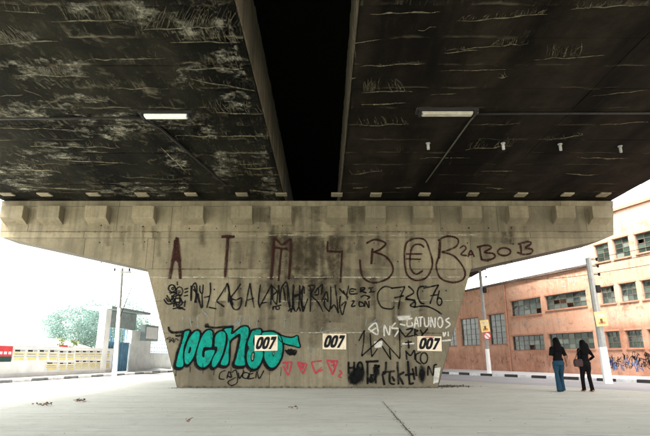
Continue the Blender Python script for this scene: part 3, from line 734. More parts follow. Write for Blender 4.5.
class Crust(Paint):
    def __init__(s, seed, sub=True): s.items = []; s.n = 0 if sub else 400; s.r = random.Random(seed); s.hair = Crust(seed + 50, False) if sub else None
    def line(s, pts, w):
        s.n += 1; P = Paint.cm(pts, False, 2.0); vs_, uv = [], []; z = ZS - .0135 - .000012 * s.n; ph = s.r.uniform(0, 99)
        for i, q in enumerate(P):
            t = P[min(i + 1, len(P) - 1)] - P[max(i - 1, 0)]; t = t.normalized() if t.length > 1e-5 else Vector((1, 0)); nn = Vector((-t.y, t.x))
            e_ = min(1, .25 + 3 * min(i, len(P) - 1 - i) / len(P)); ww = w * .6 * e_ * (1 + .8 * mnoise.noise(Vector((q.x * .12 + ph, q.y * .12, 0))))
            for sg in (-1, 0, 1):
                g_ = ground(q.x + nn.x * ww * sg, q.y + nn.y * ww * sg, z); vs_.append(tuple(g_)); uv.append((float(sg) if sg else .001, .5))
        s.put(vs_, [f for i in range(len(P) - 1) for f in ((i * 3, i * 3 + 1, i * 3 + 4, i * 3 + 3), (i * 3 + 1, i * 3 + 2, i * 3 + 5, i * 3 + 4))], uv)
    def rim(s, x0, y0, x1, y1, w=1.2, fil=0, fh=12, fx=None, slant=-.5):
        r = s.r; n = max(3, int(abs(x1 - x0) / 9)); s.line([(x0 + (x1 - x0) * i / n, y0 + (y1 - y0) * i / n + r.gauss(0, .5)) for i in range(n + 1)], w)
        a, b_ = fx or (x0, x1)
        for _ in range(fil):
            x = r.uniform(a, b_); y = y0 + (y1 - y0) * (x - x0) / (x1 - x0 + 1e-6); h = fh * r.uniform(.3, 1)
            x2 = x + slant * h * r.uniform(.4, 1.6); s.hair.line([(x, y), ((x + x2) / 2 + r.gauss(0, 1.6), y - h * .5), (x2, y - h)], r.uniform(.3, .9))
    def patch(s, x, y, rx, ry, *_):
        s.n += 1; z = ZS - .013 - .00008 * s.n; n = 16; rx *= 2.2; ry *= 2.2
        P = [tuple(ground(x + rx * math.cos(a) * s.r.uniform(.8, 1.15), y + ry * math.sin(a) * s.r.uniform(.8, 1.15), z)) for a in [2 * math.pi * i / n for i in range(n)]]
        P = [(min(max(v[0], XL0 + .05), XL1 - .05), v[1], v[2]) for v in P]
        c_ = ground(x, y, z); c_ = (min(c_.x, XL1 - .3), c_.y, z); fb = MB()
        for i in range(n): fb.add([P[i], P[(i + 1) % n], c_], [(0, 1, 2)], [(1, .5), (1, .5), (.001, .5)])
        s.put(fb.v, fb.f, fb.uv)
cl = Crust(1)
for q in ((51, 21, 129, 21, 1.5, 46, 22, (66, 142), -.45), (0, 44, 58, 41, 1.6, 34, 18, (0, 34), -.8), (85, 60, 165, 58, 1.2, 10, 7), (12, 75, 90, 77, 1.3, 30, 15, (44, 68), -.6), (113, 89, 170, 88, .9), (0, 96, 23, 95, 1.0), (23, 89, 42, 97, 1.1),
          (84, 100, 108, 100, 1.2, 16, 6), (170, 42, 240, 42, 1.3, 34, 16), (177, 69, 243, 69, 1.4, 22, 9), (190, 79, 255, 91, 1.3, 10, 8), (212, 113, 265, 114, 1.1, 22, 14), (175, 136, 274, 136, 1.3, 16, 9), (161, 147, 174, 160, 1.4), (174, 160, 187, 173, 1.4),
          (243, 168, 277, 168, 1.3, 12, 8), (249, 191, 274, 192, 1.2), (140, 30, 236, 26, 1.3, 60, 26, (140, 240), .35), (0, 10, 45, 14, 1.0, 12, 12), (0, 128, 70, 130, 1.0, 10, 6), (30, 146, 120, 148, 1.2, 20, 8), (0, 168, 60, 172, 1.6, 14, 8), (60, 160, 130, 164, 1.0, 8, 6), (10, 186, 100, 190, 1.3, 8, 5), (120, 176, 180, 180, .9, 8, 5)): cl.rim(*q)
cl.done(M['crust'], 'pale lime crust along the joints', True, GL, 'lime_crust'); cl.hair.done(M['crust_dim'], 'faint combed lime filaments', True, GL, 'lime_filament')
cl = Crust(2)
cl.patch(209, 133, 9, 7, 70); cl.patch(190, 75, 14, 9, 60); cl.patch(232, 60, 14, 16, 70); cl.patch(262, 148, 12, 14, 60); cl.patch(176, 158, 9, 12, 50); cl.patch(20, 178, 28, 12, 90, 1.2); cl.patch(60, 152, 34, 9, 50); cl.patch(18, 38, 18, 6, 25); cl.patch(205, 18, 30, 14); cl.patch(140, 190, 40, 6); cl.patch(100, 130, 30, 8); cl.patch(240, 100, 18, 10); cl.patch(225, 165, 12, 14); cl.patch(90, 98, 18, 4); cl.patch(120, 12, 40, 12); cl.patch(40, 70, 40, 10); cl.patch(255, 40, 10, 30); cl.patch(150, 120, 50, 10); cl.patch(270, 180, 8, 14); cl.patch(40, 110, 40, 10)
cl.done(M['crust_w'], 'whitish crusted patches', True, GL, 'lime_patch')
cl = Crust(3)
for q in ((370, 14, 440, 11.5, 1.7), (418, 30, 436, 27, .8), (351, 44, 381, 40, 1.0), (361, 66.5, 425, 63, 1.2, 8, 5), (361, 92, 413, 91, 1.2, 22, 16, (363, 380), .1), (391, 91.5, 406, 91, .9, 14, 14), (443, 53, 480, 50, .9, 12, 6), (456, 22, 548, 14, 1.2, 44, 9, (456, 545), .8), (447, 50, 529, 44, .9, 26, 10, (490, 528), .5),
          (534, 60, 605, 55, 1.1, 26, 17, (545, 580), .2), (437, 71, 511, 69, .7), (568, 9, 649, 5, 1.2, 34, 8, (570, 640), .8), (498, 78, 508, 77, 1.0, 8, 7), (430, 95, 456, 93, .8), (465, 150, 512, 146, .9, 26, 12, (470, 512), .6), (548, 141, 584, 135, .9, 14, 6), (577, 158, 628, 158, 1.2), (566, 174, 598, 175, 1.1),
          (486, 188, 505, 189, 1.8), (360, 105, 406, 103, 1.1), (360, 126, 409, 124, 1.2, 22, 11), (351, 174, 383, 172, 1.0, 18, 6), (353, 188, 368, 187, 1.2), (394, 188, 412, 187, 1.6), (470, 125, 520, 123, .6), (480, 171, 515, 171, .8), (420, 158, 470, 158, .7), (590, 96, 648, 90, .7), (600, 125, 648, 122, .8), (352, 20, 356, 60, .9), (349, 78, 356, 78, 1.2)): cl.rim(*q)
cl.done(M['crust'], 'thin pale lime lines with combed filaments', True, GR, 'lime_crust'); cl.hair.done(M['crust_dim'], 'faint combed lime filaments', True, GR, 'lime_filament')

# ---- lamps, conduits and drain stubs under the deck
def soff(x, y, dz=0.0): return ground(x, y, ZS - dz)
def lamp(xa, xb, y, label, glow):
    a, c_ = soff(xa, y, .10), soff(xb, y, .10); L = abs(c_.x - a.x)
    e = empty('ceiling_lamp', (min(a.x, c_.x), a.y, ZS - .02), label, 'lamp', 'lamps fixed under the deck')
    q = MB().box((-.12, -.13, -.05), (L + .12, .13, .03)); link('housing', q.mesh('housing', bevel=.01), M['iron'], e, False)
    q = MB(); q.prism([(0, -.05), (L, -.05), (L - .02, -.13), (.02, -.13)], -.09, .09); link('diffuser', q.mesh('diffuser', bevel=.02), M['white'] if glow else M['dirty_diffuser'], e, False)
    for xx_ in (-.05, L + .01):
        q = MB().box((xx_, -.1, -.135), (xx_ + .045, .1, -.04)); link('end_cap', q.mesh('end_cap'), M['iron'], e, False)
    return e
M['pipe_grey'] = plain('grey_pipe', (.06, .055, .042), .8, .3, 8)
M['dirty_diffuser'] = plain('dirty_diffuser', (.36, .33, .26), .6, .25, 6)
lamp(144, 188, 116, 'white tube lamp on the left deck, at the fork of a dark conduit', True)
lamp(421, 473, 113.5, 'long dull white tube lamp under the right deck', False)
def conduit(pts, r, label, mat=M['iron'], grp='conduits clipped under the deck'):
    P = [soff(x, y, .035) for x, y in pts]
    o = MB().tube(P, r, 8).build('conduit', mat, None, True); tag(o, label, 'conduit', grp)
    return o
conduit([(-60, 119), (60, 118.5), (141, 117.5)], .03, 'dark conduit running from the left frame edge to the left lamp')
conduit([(140, 118), (160, 128), (195, 158), (226, 185)], .03, 'dark conduit slanting from the left lamp towards the pier')
conduit([(475, 114), (560, 113.5), (700, 113)], .028, 'dark conduit running from the right lamp to the right')
conduit([(478, 112), (470, 121), (452, 146), (426, 182)], .022, 'pale conduit slanting from the right lamp towards the pier', M['pipe_grey'])
for i, (x, y, nm) in enumerate(((428, 143, 'nearest the dark slot'), (503, 143, 'second from the dark slot'), (560, 144, 'third from the dark slot'), (620, 146, 'nearest the outer deck edge'))):
    P = soff(x, y, 0)
    e = empty('drain_stub', (P.x, P.y, ZS), 'short pale drain pipe under the right deck, ' + nm, 'drain pipe', 'drain stubs under the right deck')
    link('pipe', MB().tube([(0, 0, .02), (0, 0, -.2)], .04, 12).mesh('pipe', True), M['pole'], e, False)
    link('flange', MB().tube([(0, 0, .0), (0, 0, -.02)], .065, 12).mesh('flange'), M['pole'], e, False)

# ================================================================== RIGHT STREET: FACTORY BUILDINGS
def plaster(name, hi, lo, z_split):
    k = N(name); p = k.pos(); z = k.sep(p)[2]
    n1 = k.noise(p, .45, 6, .65); n2 = k.noise(p, 2.4, 7, .7, .5)
    zz = k.math('ADD', z, k.math('MULTIPLY', k.math('SUBTRACT', n2, .5), .5))
    c = k.mix(k.ramp(k.math('DIVIDE', zz, 10), (z_split / 10 - .02, 0), (z_split / 10 + .02, 1)), lo, hi)
    c = k.mix(k.math('MULTIPLY', k.ramp(n1, (.42, 0), (.68, 1)), .5), c, tuple(min(.8, v * 1.35 + .04) for v in hi))
    c = k.mix(k.math('MULTIPLY', k.ramp(n2, (.52, 0), (.66, 1)), .6), c, tuple(v * .6 for v in lo))
    c = k.mix(k.math('MULTIPLY', k.ramp(k.noise(p, 5.5, 6, .75), (.56, 0), (.64, 1)), .45), c, (.50, .31, .21))
    st = k.noise(k.pos((3, 3, .25)), 1.4, 6, .7)
    c = k.mix(k.math('MULTIPLY', k.ramp(st, (.53, 0), (.68, 1)), .4), c, tuple(v * .45 for v in lo))
    k.col(c).rough(.9); k.bump(k.math('ADD', k.noise(p, 20, 5, .7), n2), .5, .02)
    return k.m
M['plaster'] = plaster('salmon_plaster', (.43, .236, .155), (.30, .142, .09), 1.45)
M['plaster2'] = plaster('peach_plaster', (.42, .255, .175), (.28, .128, .078), 2.7)
M['trim'] = plain('window_surround', (.37, .18, .115), .85, .2, 4)
k = N('window_glass'); rnd = k.n('ShaderNodeObjectInfo').outputs['Random']
k.col(k.ramp(rnd, (0, (.012, .02, .015)), (.4, (.028, .045, .034)), (.8, (.06, .085, .065)), (1, (.16, .19, .16)))).rough(.18)
k.b.inputs['Specular IOR Level'].default_value = .5
M['glass'] = k.m

def facade(e, Mx, u0, u1, z0, z1, wins, mat, depth=.22, name='wall'):
    us = sorted({u0, u1, *[v for w in wins for v in (w[0], w[1])]}); zs = sorted({z0, z1, *[v for w in wins for v in (w[2], w[3])]})
    us = [v for v in us if u0 <= v <= u1]; b = MB()
    inside = lambda u, z: any(w[0] < u < w[1] and w[2] < z < w[3] for w in wins)
    for a, c_ in zip(us, us[1:]):
        for l, h in zip(zs, zs[1:]):
            if not inside((a + c_) / 2, (l + h) / 2): b.add([(a, 0, l), (c_, 0, l), (c_, 0, h), (a, 0, h)], [(0, 1, 2, 3)])
    for w in wins:
        a, c_, l, h = w[:4]
        b.add([(a, 0, l), (c_, 0, l), (c_, 0, h), (a, 0, h), (a, depth, l), (c_, depth, l), (c_, depth, h), (a, depth, h)], [(0, 4, 5, 1), (1, 5, 6, 2), (2, 6, 7, 3), (3, 7, 4, 0)])
        b.add([(a, depth + .3, l), (c_, depth + .3, l), (c_, depth + .3, h), (a, depth + .3, h)], [(0, 1, 2, 3)])
    b.v = [tuple(Mx @ Vector(v)) for v in b.v]
    return b.build(name, mat, e)
def window(e, Mx, w, sill=True, rec=.12):
    a, c_, l, h, nu, nz = w
    b = MB(); t = .045
    for p0, p1 in (((a, rec, l), (c_, rec + .06, l + t)), ((a, rec, h - t), (c_, rec + .06, h)), ((a, rec, l + t), (a + t, rec + .06, h - t)), ((c_ - t, rec, l + t), (c_, rec + .06, h - t))): b.fbox(Mx, p0, p1)
    f = b.build('window', M['frame'], e)
    iw, ih = (c_ - a - 2 * t) / nu, (h - l - 2 * t) / nz
    b = MB()
    for i in range(1, nu): b.fbox(Mx, (a + t + i * iw - .013, rec + .008, l + t), (a + t + i * iw + .013, rec + .052, h - t))
    for j in range(1, nz): b.fbox(Mx, (a + t, rec + .012, l + t + j * ih - .013), (c_ - t, rec + .048, l + t + j * ih + .013))
    b.build('muntin', M['frame'], f)
    for i in range(nu):
        for j in range(nz):
            if random.random() < .04: continue
            q = MB(); x0, z0 = a + t + i * iw, l + t + j * ih; s1, s2 = random.uniform(-.006, .006), random.uniform(-.006, .006)
            vs_ = [(x0, rec + .03 + s1, z0), (x0 + iw, rec + .03 - s1, z0), (x0 + iw, rec + .03 + s2, z0 + ih), (x0, rec + .03 - s2, z0 + ih)]
            vs_ += [(x, y + .004, z) for x, y, z in vs_]
            q.add([Mx @ Vector(v) for v in vs_], [(0, 1, 2, 3), (7, 6, 5, 4), (0, 4, 5, 1), (1, 5, 6, 2), (2, 6, 7, 3), (3, 7, 4, 0)]).build('pane', M['glass'], f)
    if sill:
        MB().fbox(Mx, (a - .06, -.07, l - .07), (c_ + .06, rec - .002, l - .002)).build('sill', M['trim'], e)
        MB().fbox(Mx, (a - .05, -.025, h + .002), (c_ + .05, .05, h + .09)).build('lintel', M['trim'], e)
FM = frame((FP.x, FP.y, 0), (fd.x, fd.y))
def block(e, Mx, u0, u1, z1, depth, mat):    # side, back and roof of a building behind its facade
    b = MB(); b.add([Mx @ Vector(v) for v in [(u0, 0, 0), (u0, depth, 0), (u0, depth, z1), (u0, 0, z1), (u1, 0, 0), (u1, depth, 0), (u1, depth, z1), (u1, 0, z1)]],
                    [(0, 3, 2, 1), (4, 5, 6, 7), (1, 2, 6, 5), (3, 7, 6, 2)])
    b.build('side_wall', mat, e)
ROOF = fac(587, 267)[1]
eb = empty('factory', (FP - fd * 8).to_tuple(), 'long low salmon factory with wide gridded windows and a dark sloping roof edge', 'building')
w1 = [(-7.15, -4.2, 3.72, 4.74, 5, 3), (-3.8, -.5, 3.86, 4.74, 6, 3), (-7.35, -4.25, 1.48, 2.42, 6, 3), (-3.85, -.35, 1.5, 2.42, 7, 3),
      (-13.5, -11.05, 1.9, 3.95, 4, 5), (-9.8, -7.92, 1.9, 4.02, 3, 5), (-16.6, -14.2, 1.9, 3.9, 4, 5)]
facade(eb, FM, -30, .0, 0, ROOF, w1, M['plaster'])
block(eb, FM, -30, .0, ROOF - .01, 14, M['plaster'])
for w in w1: window(eb, FM, w)
MB().fbox(FM, (-30.1, -.16, ROOF + .003), (-.03, .45, ROOF + .15)).build('roof_edge', M['wall_cap'], eb)
for u in (-7.6, -16.9): MB().tube([FM @ Vector((u, -.06, .1)), FM @ Vector((u, -.06, ROOF - .05))], .045, 8).build('downpipe', M['trim'], eb)
ZT = fac(613, 212)[1]
et = empty('tall_factory', (FP + fd * 4).to_tuple(), 'taller peach factory block with three rows of windows at the right edge', 'building')
w2 = [(.5, 1.45, 3.84, 4.76, 3, 3), (1.77, 2.8, 3.84, 4.78, 3, 3), (.53, 1.48, 6.12, 7.1, 2, 4), (1.78, 2.78, 6.12, 7.18, 2, 4), (3.15, 4.4, 6.15, 7.15, 3, 4),
      (.48, 1.38, 1.5, 2.38, 3, 3), (1.75, 2.72, 1.5, 2.38, 4, 3), (3.05, 4.2, 1.5, 2.38, 4, 3), (3.1, 4.3, 3.84, 4.78, 3, 3), (5, 6.2, 1.5, 2.38, 3, 3), (5, 6.2, 3.84, 4.78, 3, 3), (5, 6.2, 6.15, 7.15, 3, 4)]
facade(et, FM, .01, 20, 0, ZT, w2, M['plaster2'])
block(et, FM, .01, 20, ZT - .01, 14, M['plaster2'])
for w in w2: window(et, FM, w)
MB().fbox(FM, (-.06, -.12, ZT + .003), (20.1, .4, ZT + .16)).build('roof_edge', M['trim'], et)
# painted and sprayed marks on the facade
class WallPaint(Paint):
    def __init__(s, Mx): s.items = []; s.Mx = Mx; s.n = 0
    def line(s, pts, w):
        s.n += 1; P = Paint.cm(pts, False, .06); vs_, uv = [], []
        for i, q in enumerate(P):
            t = P[min(i + 1, len(P) - 1)] - P[max(i - 1, 0)]; t = t.normalized() if t.length else Vector((1, 0)); nn = Vector((-t.y, t.x))
            for sg in (-1, 0, 1):
                v = q + nn * w * .62 * sg; vs_.append(tuple(s.Mx @ Vector((v.x, -.006 - .0001 * s.n, v.y)))); uv.append((float(sg) if sg else .001, .5))
        s.put(vs_, [f for i in range(len(P) - 1) for f in ((i * 3, i * 3 + 1, i * 3 + 4, i * 3 + 3), (i * 3 + 1, i * 3 + 2, i * 3 + 5, i * 3 + 4))], uv)
GL_ = {'I': [[(.5, 0), (.5, 1)]], 'H': [[(.1, 0), (.1, 1)], [(.9, 0), (.9, 1)], [(.1, .5), (.9, .5)]], 'O': [[(.5, 1), (.1, .7), (.1, .3), (.5, 0), (.9, .3), (.9, .7), (.5, 1)]],
       'A': [[(0, 0), (.5, 1)], [(.5, 1), (1, 0)], [(.2, .4), (.8, .4)]], 'S': [[(.9, .85), (.5, 1), (.1, .75), (.9, .3), (.5, 0), (.1, .15)]], 'E': [[(.9, 1), (.1, 1)], [(.1, 1), (.1, 0)], [(.1, 0), (.9, 0)], [(.1, .5), (.7, .5)]],
       'D': [[(.1, 0), (.1, 1)], [(.1, 1), (.9, .7), (.9, .3), (.1, 0)]], 'T': [[(0, 1), (1, 1)], [(.5, 1), (.5, 0)]], 'M': [[(0, 0), (.1, 1)], [(.1, 1), (.5, .4), (.9, 1)], [(.9, 1), (1, 0)]], 'R': [[(.1, 0), (.1, 1)], [(.1, 1), (.9, .8), (.1, .5), (.9, 0)]],
       'C': [[(.9, .85), (.4, 1), (.1, .5), (.4, 0), (.9, .15)]], 'N': [[(.1, 0), (.1, 1)], [(.1, 1), (.9, 0)], [(.9, 0), (.9, 1)]], "'": [[(.5, 1), (.4, .75)]], ' ': []}
def letters(P, text, u, z, cw, h, w, jit=.05):
    for i, ch in enumerate(text):
        for st in GL_.get(ch, GL_['I']): P.line([(u + (i + .78 * x) * cw + random.uniform(-jit, jit) * cw, z + y * h + random.uniform(-jit, jit) * h) for x, y in st], w)
wp = WallPaint(FM)
letters(wp, "CHASEO D'SISTEMAS", -9.0, 5.12, .52, .62, .055)
letters(wp, 'IH I', -13.2, 4.85, .6, .55, .06); letters(wp, 'I I', -10.2, 4.9, .5, .5, .06)
letters(wp, 'HNIMEIRMANIHEM', -7.2, 2.95, .36, .42, .035); letters(wp, 'ENIMHAN', -1.2, 3.0, .2, .35, .03)
wp.done(M['sign_faded'], 'faded white letters along the top of the wall', True, eb, 'wall_lettering')
wp = WallPaint(FM)
letters(wp, 'NEMAIHEN', .4, 2.95, .33, .42, .04)
wp.done(M['sign_faded'], 'faded white letters', True, et, 'wall_lettering')
def scrib(P, n, u0, u1, z0, z1, h, w):
    for _ in range(n):
        u, z = random.uniform(u0, u1), random.uniform(z0, z1); q = [(u, z)]
        for _ in range(random.randint(2, 4)): u += random.uniform(-.1, .18); q.append((u, z + random.uniform(-.2, .8) * h))
        P.line(q, w)
wp = WallPaint(FM); scrib(wp, 60, 0.3, 3.4, .45, 1.0, .38, .035); scrib(wp, 10, 1.6, 3.4, 1.05, 1.2, .2, .03); wp.done(M['sblack'], 'black scribbled tags low on the wall', True, et, 'graffiti')
M['sblue2'] = spray('blue_spray', (.07, .12, .25), .8, .3)
wp = WallPaint(FM); scrib(wp, 26, .5, 2.6, .35, .9, .4, .05); wp.done(M['sblue2'], 'blue scribbled tags low on the wall', True, et, 'graffiti')
wp = WallPaint(FM); scrib(wp, 45, -16, -.3, .5, 1.1, .35, .022); wp.done(M['sblack'], 'thin dark scribbles low on the wall', True, eb, 'graffiti')

# ---- utility poles of the right street
def pole(base, top_px, Z, name, label, r0, r1, paint_h, lean=(0, 0)):
    e = empty(name, (base.x, base.y, 0), label, 'utility pole', 'concrete utility poles')
    T = Vector((lean[0], lean[1], Z))
    link('shaft', MB().tube([T * (paint_h / Z), T], [r0 + (r1 - r0) * paint_h / Z, r1], 8).mesh('shaft'), M['pole'], e, False)
    link('painted_base', MB().tube([(0, 0, 0), T * (paint_h / Z)], [r0 * 1.02, (r0 + (r1 - r0) * paint_h / Z) * 1.02], 8).mesh('painted_base'), M['white'], e, False)
    return e, T
def height_at(base, x, y):                  # height of the pixel (x, y) over a ground point
    return onY(x, y, base.y).z
B2 = ground(608, 380.5, .13); Z2 = height_at(B2, 588, 258)
e2, T2 = pole(B2, None, Z2, 'utility_pole', 'thick tapering concrete utility pole with yellow poster, in front of the taller factory', .175, .115, height_at(B2, 604, 347), (onY(588, 258, B2.y).x - B2.x, 0))
B1 = ground(489.5, 373.4, .13); Z1 = height_at(B1, 479, 262)
e1, T1 = pole(B1, None, Z1, 'utility_pole', 'slim grey utility pole carrying a yellow poster and a small round sign', .125, .08, height_at(B1, 488, 349), (onY(479, 262, B1.y).x - B1.x, 0))
for e, T, Z, r in ((e2, T2, Z2, .115), (e1, T1, Z1, .08)):
    for fz in (.985, .93, .86):
        P = T * fz
        q = MB().tube([P + Vector((-.02, 0, 0)), P + Vector((.34, -.05, .0))], .018, 6); link('bracket', q.mesh('bracket'), M['iron'], e, False)
        q = MB(); c0 = P + Vector((.34, -.05, 0)); q.tube([c0 + Vector((0, 0, -.06)), c0 + Vector((0, 0, -.02)), c0 + Vector((0, 0, .0)), c0 + Vector((0, 0, .06))], [.03, .055, .04, .055], 10); link('insulator', q.mesh('insulator', True), M['iron'], e, False)
    P = T * .74; q = MB().box((P.x + .06, P.y - .16, P.z - .16), (P.x + .26, P.y + .02, P.z + .16)); link('junction_box', q.mesh('junction_box', bevel=.02), M['iron'], e, False)
def pole_poster(B, T, px0, py0, px1, py1, label, rows):
    Yp = B.y - .24
    a, c_ = onY(px0, py1, Yp), onY(px1, py0, Yp)
    e = empty('pole_poster', ((a.x + c_.x) / 2, Yp, a.z), label, 'poster', 'yellow posters tied to utility poles', 0)
    e.rotation_euler = (0, -.1, .12); w, h = c_.x - a.x, c_.z - a.z
    q = MB().box((-w / 2, 0, 0), (w / 2, .012, h)); link('board', q.mesh('board'), M['yellow2'], e, False)
    q = MB().box((-w * .3, -.006, h * .12), (w * .3, -.001, h * .3)); link('print_block', q.mesh('print_block'), M['orange'], e, False)
    q = MB().box((-w * .12, -.008, h * .2), (w * .1, -.001, h * .5)); link('print_figure', q.mesh('print_figure', bevel=.002), M['brown'], e, False)
    q = MB().box((-w * .38, -.005, h * .62), (w * .38, -.001, h * .86)); link('print_heading', q.mesh('print_heading'), M['cream'], e, False)
M['yellow2'] = plain('pale_yellow_board', (.78, .62, .24), .7, .1); M['orange'] = plain('orange_print', (.62, .25, .08), .7); M['brown'] = plain('brown_print', (.16, .08, .05), .7)
pole_poster(B2, T2, 596.5, 311.5, 607, 326, 'yellow poster on the thick pole in front of the taller factory', 3)
pole_poster(B1, T1, 481.5, 320, 489.5, 332, 'yellow poster on the slim pole beside the pier', 3)
Pr = onY(487.3, 336, B1.y - .2)
e = empty('round_sign', (Pr.x, Pr.y, Pr.z - .22), 'small white round road sign with red rim under the yellow poster', 'road sign')
link('disc', MB().tube([(0, .012, .22), (0, 0, .22)], .23, 24).mesh('disc'), M['white'], e, False)
q = MB(); n = 24
q.add([(r * math.cos(2 * math.pi * i / n), -.014, .22 + r * math.sin(2 * math.pi * i / n)) for r in (.23, .175) for i in range(n)], [(i, i + n, (i + 1) % n + n, (i + 1) % n) for i in range(n)])
link('red_rim', q.mesh('red_rim'), M['red'], e, False)
link('bracket', MB().box((-.02, .012, .2), (.02, .16, .24)).mesh('bracket'), M['iron'], e, False)
link('symbol', MB().fbox(Matrix.Translation((0, 0, .22)) @ Matrix.Rotation(.7, 4, 'Y'), (-.17, -.019, -.02), (.17, -.0145, .02)).mesh('symbol'), M['red'], e, False)
# wires
def wire(a, b_, sag, label, r=.012):
    P = [a.lerp(b_, i / 14) - Vector((0, 0, sag * 4 * (i / 14) * (1 - i / 14))) for i in range(15)]
    tag(MB().tube(P, r, 5, False).build('overhead_wire', M['iron']), label, 'wire', 'overhead wires of the right street')
W2 = Vector((B2.x, B2.y, 0)); W1 = Vector((B1.x, B1.y, 0))
far1 = W1 + (W1 - W2).normalized() * 26; near2 = W2 + (W2 - W1).normalized() * 26
for i, fz in enumerate((.985, .93, .86)):
    o = Vector((.34, -.05, .07)); nm = ('topmost', 'middle', 'lowest')[i]
    wire(W1 + T1 * fz + o, W2 + T2 * fz + o, .25, nm + ' overhead wire between the slim pole and the thick pole')
    wire(far1 + T1 * fz + o, W1 + T1 * fz + o, .25, nm + ' overhead wire from the slim pole to behind the pier')
    wire(W2 + T2 * fz + o, near2 + T2 * fz + o, .3, nm + ' overhead wire from the thick pole out of the right frame edge')

# ================================================================== LEFT STREET
LM = frame((LA.x, LA.y, 0), (ld.x, ld.y))    # local y = +ln? frame's y is z x d
def LP(u, off, z): return LA + ld * u + ln * off + Vector((0, 0, z))
def lbox(b, u0, u1, o0, o1, z0, z1): return b.fbox(LM, (u0, min(o0, o1), z0), (u1, max(o0, o1), z1))
uw = lef(111, 373)[0]; HT = .5 * (lef(14, 348.5)[1] + lef(88, 350)[1]) + .06
wl_ = empty('low_wall', LP(uw / 2, .1, 0).to_tuple(), 'low white roadside wall covered with rows of yellow posters', 'wall')
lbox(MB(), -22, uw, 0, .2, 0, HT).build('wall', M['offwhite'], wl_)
lbox(MB(), -22.05, uw + .05, -.04, .24, HT + .003, HT + .07).build('coping', M['pave'], wl_)
lbox(MB(), -22, uw, -.03, -.001, .1, .3).build('plinth', M['pave'], wl_)
M['paper'] = plain('white_paper', (.66, .67, .66), .8, .08, 6)
M['greyprint'] = plain('grey_print', (.30, .33, .34), .8, .2, 12)
def bill(x0, x1, y0, y1, label, grp, cols):
    u0, zt = lef(x0, y0); u1, zb = lef(x1, y1); zt = lef((x0 + x1) / 2, y0)[1]; zb = lef((x0 + x1) / 2, y1)[1]
    e = empty('wall_poster', LP((u0 + u1) / 2, -.01, zb).to_tuple(), label, 'poster', grp)
    lbox(MB(), u0 + .01, u1 - .01, -.018, -.004, zb, zt).build('sheet', M['paper'], e)
    H_ = zt - zb; Wd = (u1 - u0) / cols
    for c_ in range(cols):
        a = u0 + c_ * Wd
        lbox(MB(), a + .08 * Wd, a + .92 * Wd, -.024, -.0185, zb + H_ * .45, zb + H_ * .72).build('yellow_block', M['yellow'], e)
        lbox(MB(), a + .2 * Wd, a + .9 * Wd, -.024, -.0185, zb + H_ * .08, zb + H_ * .30).build('yellow_block', M['yellow'], e)
        lbox(MB(), a + .15 * Wd, a + .55 * Wd, -.024, -.0185, zb + H_ * .8, zb + H_ * .94).build('heading', M['ink'], e)
        lbox(MB(), a + .6 * Wd, a + .92 * Wd, -.022, -.0185, zb + H_ * .82, zb + H_ * .92).build('text_line', M['greyprint'], e)
        lbox(MB(), a + .16 * Wd, a + .8 * Wd, -.0265, -.0245, zb + H_ * .53, zb + H_ * .62).build('text_line', M['greyprint'], e)
        lbox(MB(), a + .1 * Wd, a + .9 * Wd, -.022, -.0185, zb + H_ * .34, zb + H_ * .40).build('text_line', M['greyprint'], e)
bill(13, 36.5, 349.3, 361, 'wide yellow and white poster next to the red banner, upper row', None, 2)
bill(38, 57, 349.6, 361, 'wide yellow and white poster, second from the red banner, upper row', None, 2)
bill(58.5, 73.5, 350.5, 361, 'yellow and white poster under the small red plaque, upper row', None, 2)
bill(45, 57, 362, 370.8, 'faded yellow poster at the left end of the lower row', None, 1)
bill(58.5, 73.5, 362.2, 370.8, 'yellow and white poster under the small red plaque, lower row', None, 2)
for row, (ya, yb_) in enumerate(((350.4, 359.6), (360.2, 369.2))):
    for i in range(5):
        bill(74.5 + i * 7, 81.2 + i * 7, ya + i * .1, yb_ - i * .1, ('narrow yellow poster near the blue gate, %s from the left in the %s row' % (('first', 'second', 'third', 'fourth', 'last')[i], ('upper', 'lower')[row])), 'narrow yellow posters beside the blue gate', 1)
bn = empty('banner', LP(lef(0, 354)[0], -.03, lef(4, 362)[1]).to_tuple(), 'red and dark green banner on the low wall at the left frame edge', 'banner')
ua, ub = lef(-12, 354)[0], lef(11.2, 354)[0]; za, zb, zm = lef(0, 346)[1], lef(0, 362)[1], lef(0, 356.5)[1]
lbox(MB(), ua, ub, -.05, -.006, zb, za).build('board', M['red'], bn)
lbox(MB(), ua, ub - .02, -.058, -.0505, zb + .01, zm).build('dark_band', plain('dark_green', (.02, .06, .05), .7), bn)
for i in range(5): lbox(MB(), ub - .25 - i * .28, ub - .07 - i * .28, -.056, -.0505, zm + .1, zm + .22).build('letter_block', M['white'], bn)
pq = lbox(MB(), lef(58.5, 349)[0], lef(67, 349)[0], -.03, .0, HT + .075, HT + .18).build('plaque', M['red'])
tag(pq, 'small red plaque standing on top of the low wall', 'plaque')

